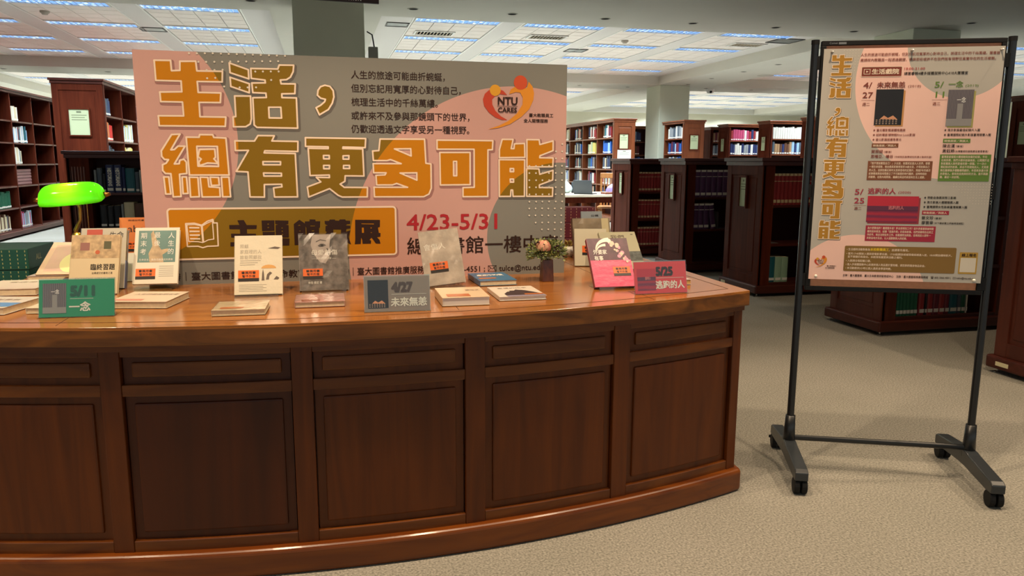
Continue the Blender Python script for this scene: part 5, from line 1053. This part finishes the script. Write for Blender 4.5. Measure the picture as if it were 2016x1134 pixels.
X0, X1, Z0, Z1 = 0.018, 0.684, 0.782, 1.766
for a, nm in (((X0, X1, Z1-0.018, Z1), 'top_rail'), ((X0, X1, Z0, Z0+0.018), 'bottom_rail'), ((X0, X0+0.018, Z0+0.018, Z1-0.018), 'side_rail'), ((X1-0.018, X1, Z0+0.018, Z1-0.018), 'side_rail')):
    MB().box(a[0], a[1], -0.018, 0.006, a[2], a[3]).build(nm, M_BLK, ps, bevel=0.002)
MB().box(X0+0.018, X1-0.018, -0.010, 0.002, Z0+0.018, Z1-0.018).build('cork_board', M_COVN('cork_orange', '#d08c62', 0.08, 60), ps)
f = FP(); f.text('Comet', X0+0.028, Z1-0.0125, 0.010, 0.03, 0.0186, 0.02); f.rect(X0+0.062, X0+0.09, Z1-0.014, Z1-0.006, 0.0186, 0); f.build('maker_lettering', mat('rail_print', '#6f7478', 0.5), ps)
# poster
po_ = empty('poster', Matrix.Translation((1.898, 2.731, 0)) @ Matrix.Rotation(R(-22.9), 4, 'Z') @ Vector((0.026, -0.0225, 0.83)), R(-22.9), 'film screening poster with vertical gold title pinned to the rolling stand', 'poster')
PC = [(0.5, 0.78, 0.375), (0.18, -0.09, 0.274)]; PG = [(0.505, 0.915, 0.2)]
M_PP = region_mat('poster_print', '#ecc2b4', '#b2ada3', PC, PG); PW, PH = 0.65, 0.905
MB().box(0, PW, 0, 0.001, 0, PH).build('sheet', M_PP, po_)
M_GF = mat('poster_gold_fill', '#a9791c', 0.55); M_PR = mat('poster_maroon', '#7a3222', 0.55); M_PGR = mat('poster_green', '#5d7f2c', 0.55); M_PRD = mat('poster_crimson', '#9c1f36', 0.55); M_PBR = mat('poster_umber', '#7a4526', 0.55); M_PGO = mat('poster_olive_gold', '#7f5f24', 0.55); M_YEL = mat('poster_yellow', '#e8c21c', 0.5); M_SH2 = mat('poster_tone', '#7d7264', 0.55)
boxes = [(('a',), 0.031, 0.108, 0.802, 0.882), (('b1', 'b2', 'b3', 'b4'), 0.029, 0.110, 0.718, 0.798), (('c',), 0.054, 0.078, 0.648, 0.683), (('d1', 'd2', 'd3', 'd4', 'd5', 'd6', 'd7', 'd8', 'd9'), 0.030, 0.112, 0.572, 0.648), (('e',), 0.030, 0.113, 0.489, 0.567), (('f',), 0.027, 0.110, 0.406, 0.481), (('g',), 0.028, 0.111, 0.325, 0.402), (('h1', 'h2'), 0.030, 0.110, 0.246, 0.320), (('i1', 'i2', 'i3', 'i4'), 0.026, 0.109, 0.164, 0.240)]
for ks, bx0, bx1, bz0, bz1 in boxes:
    pts = [p for k in ks for l in TITLE[k] for p in l]; gx0 = min(p[0] for p in pts); gx1 = max(p[0] for p in pts); gz0 = min(p[1] for p in pts); gz1 = max(p[1] for p in pts)
    tf = lambda p: (bx0+(p[0]-gx0)/(gx1-gx0)*(bx1-bx0), bz0+(p[1]-gz0)/(gz1-gz0)*(bz1-bz0))
    a_, b_, c_ = FP(), FP(), FP()
    for k in ks:
        loops = [[tf(p) for p in l] for l in TITLE[k]]; a_.poly(loops, 0.0009 if k != 'd5' else 0.001)
        for l in loops: b_.stroke(l, 0.0022, 0.0013, n=3)
        if k != 'd5': c_.stroke([(x+.0012, z-.0015) for x, z in loops[0]], 0.004, 0.0005, n=3)
    o = a_.build('title_character', M_GF, po_); b_.build('cream_outline', M_CREAM, o); tag(c_.build('tone_edge', M_SH2, o), kind='stuff')
def pt(nm, m, items):
    f = FP()
    for t, x, z, s, w_, b_ in items: f.text(t, x, z, s, w_, 0.0012, b_)
    return f.build(nm, m, po_)
S = {s[:8]: s for s in STR}
g_ = lambda pre: next(s for s in STR if s.startswith(pre) and s not in STR[:14])
pt('intro_text', M_PR, [(STR[14], 0.137, 0.876, 0.0125, 0.495, 0.01), (STR[15], 0.137, 0.856, 0.0125, 0.483, 0.01)])
f = FP(); f.poly(rrect(0.144, 0.291, 0.798, 0.835, 0.004), 0.0006); tb_ = f.build('cinema_tag', M_PR, po_)
f = FP(); f.stroke(rrect(0.144, 0.291, 0.798, 0.835, 0.004), 0.0018, 0.0009, n=3); f.stroke([(0.153, 0.808), (0.175, 0.808), (0.175, 0.826), (0.153, 0.826)], 0.0018, 0.0012, n=3); f.poly([(0.161, 0.813), (0.169, 0.817), (0.161, 0.821)], 0.0012); f.text('生活戲院', 0.182, 0.809, 0.021, 0.098, 0.0012, 0.035); f.build('tag_lettering', M_CREAM, po_)
pt('time_line', M_REDINK, [('18:00-21:00', 0.299, 0.822, 0.0125, 0.074, 0.01)]); pt('room_line', M_INK, [(g_('總圖書館4樓'), 0.300, 0.804, 0.0125, 0.227, 0.015)])
pt('first_film_heading', M_PR, [('4/', 0.155, 0.755, 0.031, 0.031, 0.015), ('27', 0.155, 0.718, 0.031, 0.037, 0.015), ('未來無恙', 0.205, 0.757, 0.025, 0.102, 0.02), ('(2018)', 0.318, 0.757, 0.012, 0.046, 0)])
pt('second_film_heading', M_PGR, [('5/', 0.414, 0.755, 0.031, 0.031, 0.015), ('11', 0.420, 0.718, 0.031, 0.030, 0.015), ('一念', 0.463, 0.757, 0.025, 0.051, 0.02), ('(2019)', 0.523, 0.757, 0.012, 0.046, 0)])
pt('third_film_heading', M_PRD, [('5/', 0.154, 0.344, 0.031, 0.031, 0.015), ('25', 0.154, 0.309, 0.031, 0.037, 0.015), ('逃跑的人', 0.203, 0.349, 0.025, 0.103, 0.02), ('(2020)', 0.316, 0.350, 0.012, 0.046, 0)])
pt('weekday', M_PR, [('週二', 0.156, 0.689, 0.0135, 0.027, 0.01), ('週二', 0.412, 0.689, 0.0135, 0.027, 0.01), ('週二', 0.156, 0.284, 0.0135, 0.027, 0.01)])
f = FP(); f.rect(0.152, 0.2, 0.708, 0.709, 0.0008); f.rect(0.408, 0.462, 0.708, 0.709, 0.0008); f.rect(0.152, 0.2, 0.300, 0.301, 0.0008); f.build('rule', M_PR, po_)
for a_, m_ in (((0.209, 0.311, 0.609, 0.745), mat('backing_tan', '#c08a50', 0.6)), ((0.471, 0.563, 0.604, 0.741), mat('backing_olive', '#a09a58', 0.6)), ((0.209, 0.401, 0.230, 0.333), mat('backing_crimson', '#8d3038', 0.6))): f = FP(); f.rect(*a_, 0.0006); f.build('picture_backing', m_, po_)
still(po_, 'night', 0.204, 0.304, 0.614, 0.75, 0.0010); still(po_, 'curtain', 0.465, 0.556, 0.610, 0.746, 0.0010); still(po_, 'sea', 0.204, 0.394, 0.236, 0.339, 0.0010)
pt('notes_left', M_PR, [('★ 臺北電影獎媒體推薦獎', 0.203, 0.591, 0.0105, 0.119, .012), ('★ 紐約電影博物館First Look影展', 0.203, 0.573, 0.0105, 0.156, .012), ('★ 釜山影展超廣角單元', 0.203, 0.555, 0.0105, 0.107, .012), ('賀照緹', 0.203, 0.507, 0.0145, 0.043, .012), ('（導演）', 0.25, 0.508, 0.0085, 0.028, .01), ('思嘎亞．曦谷', 0.203, 0.488, 0.0145, 0.082, .012), ('（中研院民族學研究所博士後研究員）', 0.29, 0.489, 0.0085, 0.137, .01)])
pt('notes_right', M_INK, [('★ 南方影展最佳紀錄片入圍', 0.462, 0.591, 0.0105, 0.128, .012), ('★ 臺灣國際紀錄片影展臺灣競賽入圍', 0.462, 0.573, 0.0105, 0.168, .012), ('陳志漢', 0.463, 0.529, 0.0145, 0.043, .012), ('（導演）', 0.51, 0.530, 0.0085, 0.026, .01), ('黃鈺婷', 0.463, 0.510, 0.0145, 0.043, .012), ('（台灣醫病和諧推廣協會理事長）', 0.507, 0.511, 0.0085, 0.12, .01)])
pt('notes_lower', M_INK, [('★ 勞動金像獎與勞工影展', 0.412, 0.331, 0.0105, 0.117, .012), ('★ 南方影展人權關懷獎入圍', 0.412, 0.313, 0.0105, 0.127, .012), ('★ 臺灣國際女性影展臺灣競賽入圍', 0.412, 0.295, 0.0105, 0.16, .012), ('曾文珍', 0.411, 0.250, 0.0145, 0.043, .012), ('（導演）', 0.458, 0.251, 0.0085, 0.026, .01), ('廖雲章', 0.411, 0.231, 0.0145, 0.043, .012), ('（天下雜誌獨立評論頻道總監）', 0.457, 0.232, 0.0085, 0.11, .01)])
for a_, m_ in (((0.203, 0.301, 0.528, 0.544), M_PBR), ((0.462, 0.56, 0.546, 0.562), M_PGR), ((0.410, 0.509, 0.268, 0.284), M_PRD), ((0.194, 0.432, 0.401, 0.476), M_PBR), ((0.456, 0.640, 0.399, 0.502), M_PGR), ((0.205, 0.466, 0.160, 0.222), M_PRD)): f = FP(); f.rect(*a_, 0.0007); f.build('text_box', m_, po_)
pt('box_text', M_CREAM, [('映後座談／與談人', 0.208, 0.532, 0.0095, 0.086, .012), ('映後座談／與談人', 0.467, 0.550, 0.0095, 0.086, .012), ('映後座談／與談人', 0.415, 0.272, 0.0095, 0.086, .012), (g_('「我不想'), 0.200, 0.463, 0.0107, 0.225, 0.008), (g_('臺灣首部'), 0.462, 0.489, 0.0104, 0.172, 0.008), (g_('為什麼要'), 0.212, 0.208, 0.0107, 0.246, 0.008)])
f = FP(); f.poly(rrect(0.132, 0.550, 0.036, 0.139, 0.005), 0.0007, 0); f.poly(rrect(0.563, 0.630, 0.036, 0.122, 0.003), 0.0007, 1); f.rect(0.568, 0.625, 0.043, 0.1, 0.0009, 2); f.build('notice_box', [M_PGO, mat('qr_gold', '#b08a30', 0.5), mat('blank_label', '#cfc6b4', 0.5)], po_)
pt('notice_text', M_CREAM, [('• 生活戲院活動對象為', 0.14, 0.121, 0.0105, 0.088, .01), ('，並請事先報名。', 0.30, 0.121, 0.0105, 0.075, .01), (g_('• 當天'), 0.14, 0.104, 0.0100, 0.395, .01), ('• 入館請全程配戴口罩。', 0.14, 0.075, 0.0105, 0.095, .01), (g_('• 進入多媒體'), 0.14, 0.060, 0.0105, 0.30, .01), (g_('• 本活動'), 0.14, 0.045, 0.0105, 0.175, .01)])
pt('highlight_text', M_YEL, [('本校教職員工', 0.229, 0.121, 0.0125, 0.07, .02)]); pt('sign_up_label', M_BROWNINK, [('線上報名', 0.571, 0.106, 0.0135, 0.052, .02)])
pt('footer_line', M_BROWNINK, [(g_('主辦｜臺大圖書館．臺大生命教育研發育成'), 0.132, 0.015, 0.0105, 0.495, 0.012)])
f = FP()
for yy_ in range(8):
    for xx_ in range(14):
        x, z = 0.516+0.0107*xx_, 0.388-0.0107*yy_
        if xx_ >= yy_*0.9 or yy_ < 2: f.poly(circ(x, z, 0.0015, 6), 0.0006)
for yy_ in range(8):
    for xx_ in range(6): f.poly(circ(0.075+0.0107*xx_, 0.898-0.0107*yy_, 0.0013, 6), 0.0004)
tag(f.build('dot_pattern', M_DOT, po_), kind='stuff')
lg2 = FP(); sc = 0.076/0.33*0.72
def tl(p): return (0.019+(p[0]/1000-1.325)*sc*1.33, 0.045+(p[1]/1000-0.60)*sc*1.33)
lg2.poly([tl(p) for p in LOGO['red'][0]], 0.0008, 0); lg2.poly([tl(p) for p in LOGO['red2'][0]], 0.0008, 0); lg2.poly([tl(p) for p in LOGO['or'][0]], 0.0010, 1)
for k, mi in (('c1', 2), ('c2', 3)):
    (cx, cz), (ex, ez) = [tl(p) for p in LOGO[k][0]]; lg2.poly(circ(cx, cz, math.hypot(ex-cx, ez-cz)), 0.0012, mi)
lg2.build('heart_logo', LM, po_)
a_ = tl((1386, 716)); c_ = tl((1386, 685)); d_ = tl((1500, 655))
f = FP(); f.text('NTU', a_[0], a_[1], 0.011, 0.02, 0.0014, 0.03); f.text('CARES', c_[0], c_[1], 0.0065, 0.02, 0.0014, 0.03); f.build('logo_lettering', M_BROWNINK, po_); f = FP(); f.text('臺大教職員工', 0.068, 0.053, 0.0055, 0.036, 0.0014, 0.02); f.text('全人關懷服務', 0.062, 0.045, 0.0055, 0.036, 0.0014, 0.02); f.build('logo_caption', M_BROWNINK, po_)
pm_ = Matrix.Translation(po_.location) @ Matrix.Rotation(R(-22.9), 4, 'Z')
for (x, z), nm in (((0.030, 0.892), 'left'), ((0.320, 0.893), 'middle'), ((0.636, 0.891), 'right')):
    e = empty('push_pin', pm_ @ Vector((x, -0.001, z)), R(-22.9), 'clear-headed push pin at the top %s of the poster' % nm, 'pin')
    MB().tube([(0, 0, 0), (0, -0.006, 0), (0, -0.009, 0.0), (0, -0.014, 0)], [0.005, 0.0022, 0.0022, 0.0045], 12).build('head', mat('pin_grey', '#b9b6b0', 0.15, 0.7), e, smooth=True)
for (x, z), nm in (((0.027, 0.013), 'left'), ((0.623, 0.012), 'right')):
    e = empty('push_pin', pm_ @ Vector((x, -0.001, z)), R(-22.9), 'round white push pin at the bottom %s of the poster' % nm, 'pin')
    MB().ball((0, -0.004, 0), 0.0065, 12).build('head', mat('pin_white', '#e9e4d6', 0.2, 0.6), e, smooth=True)
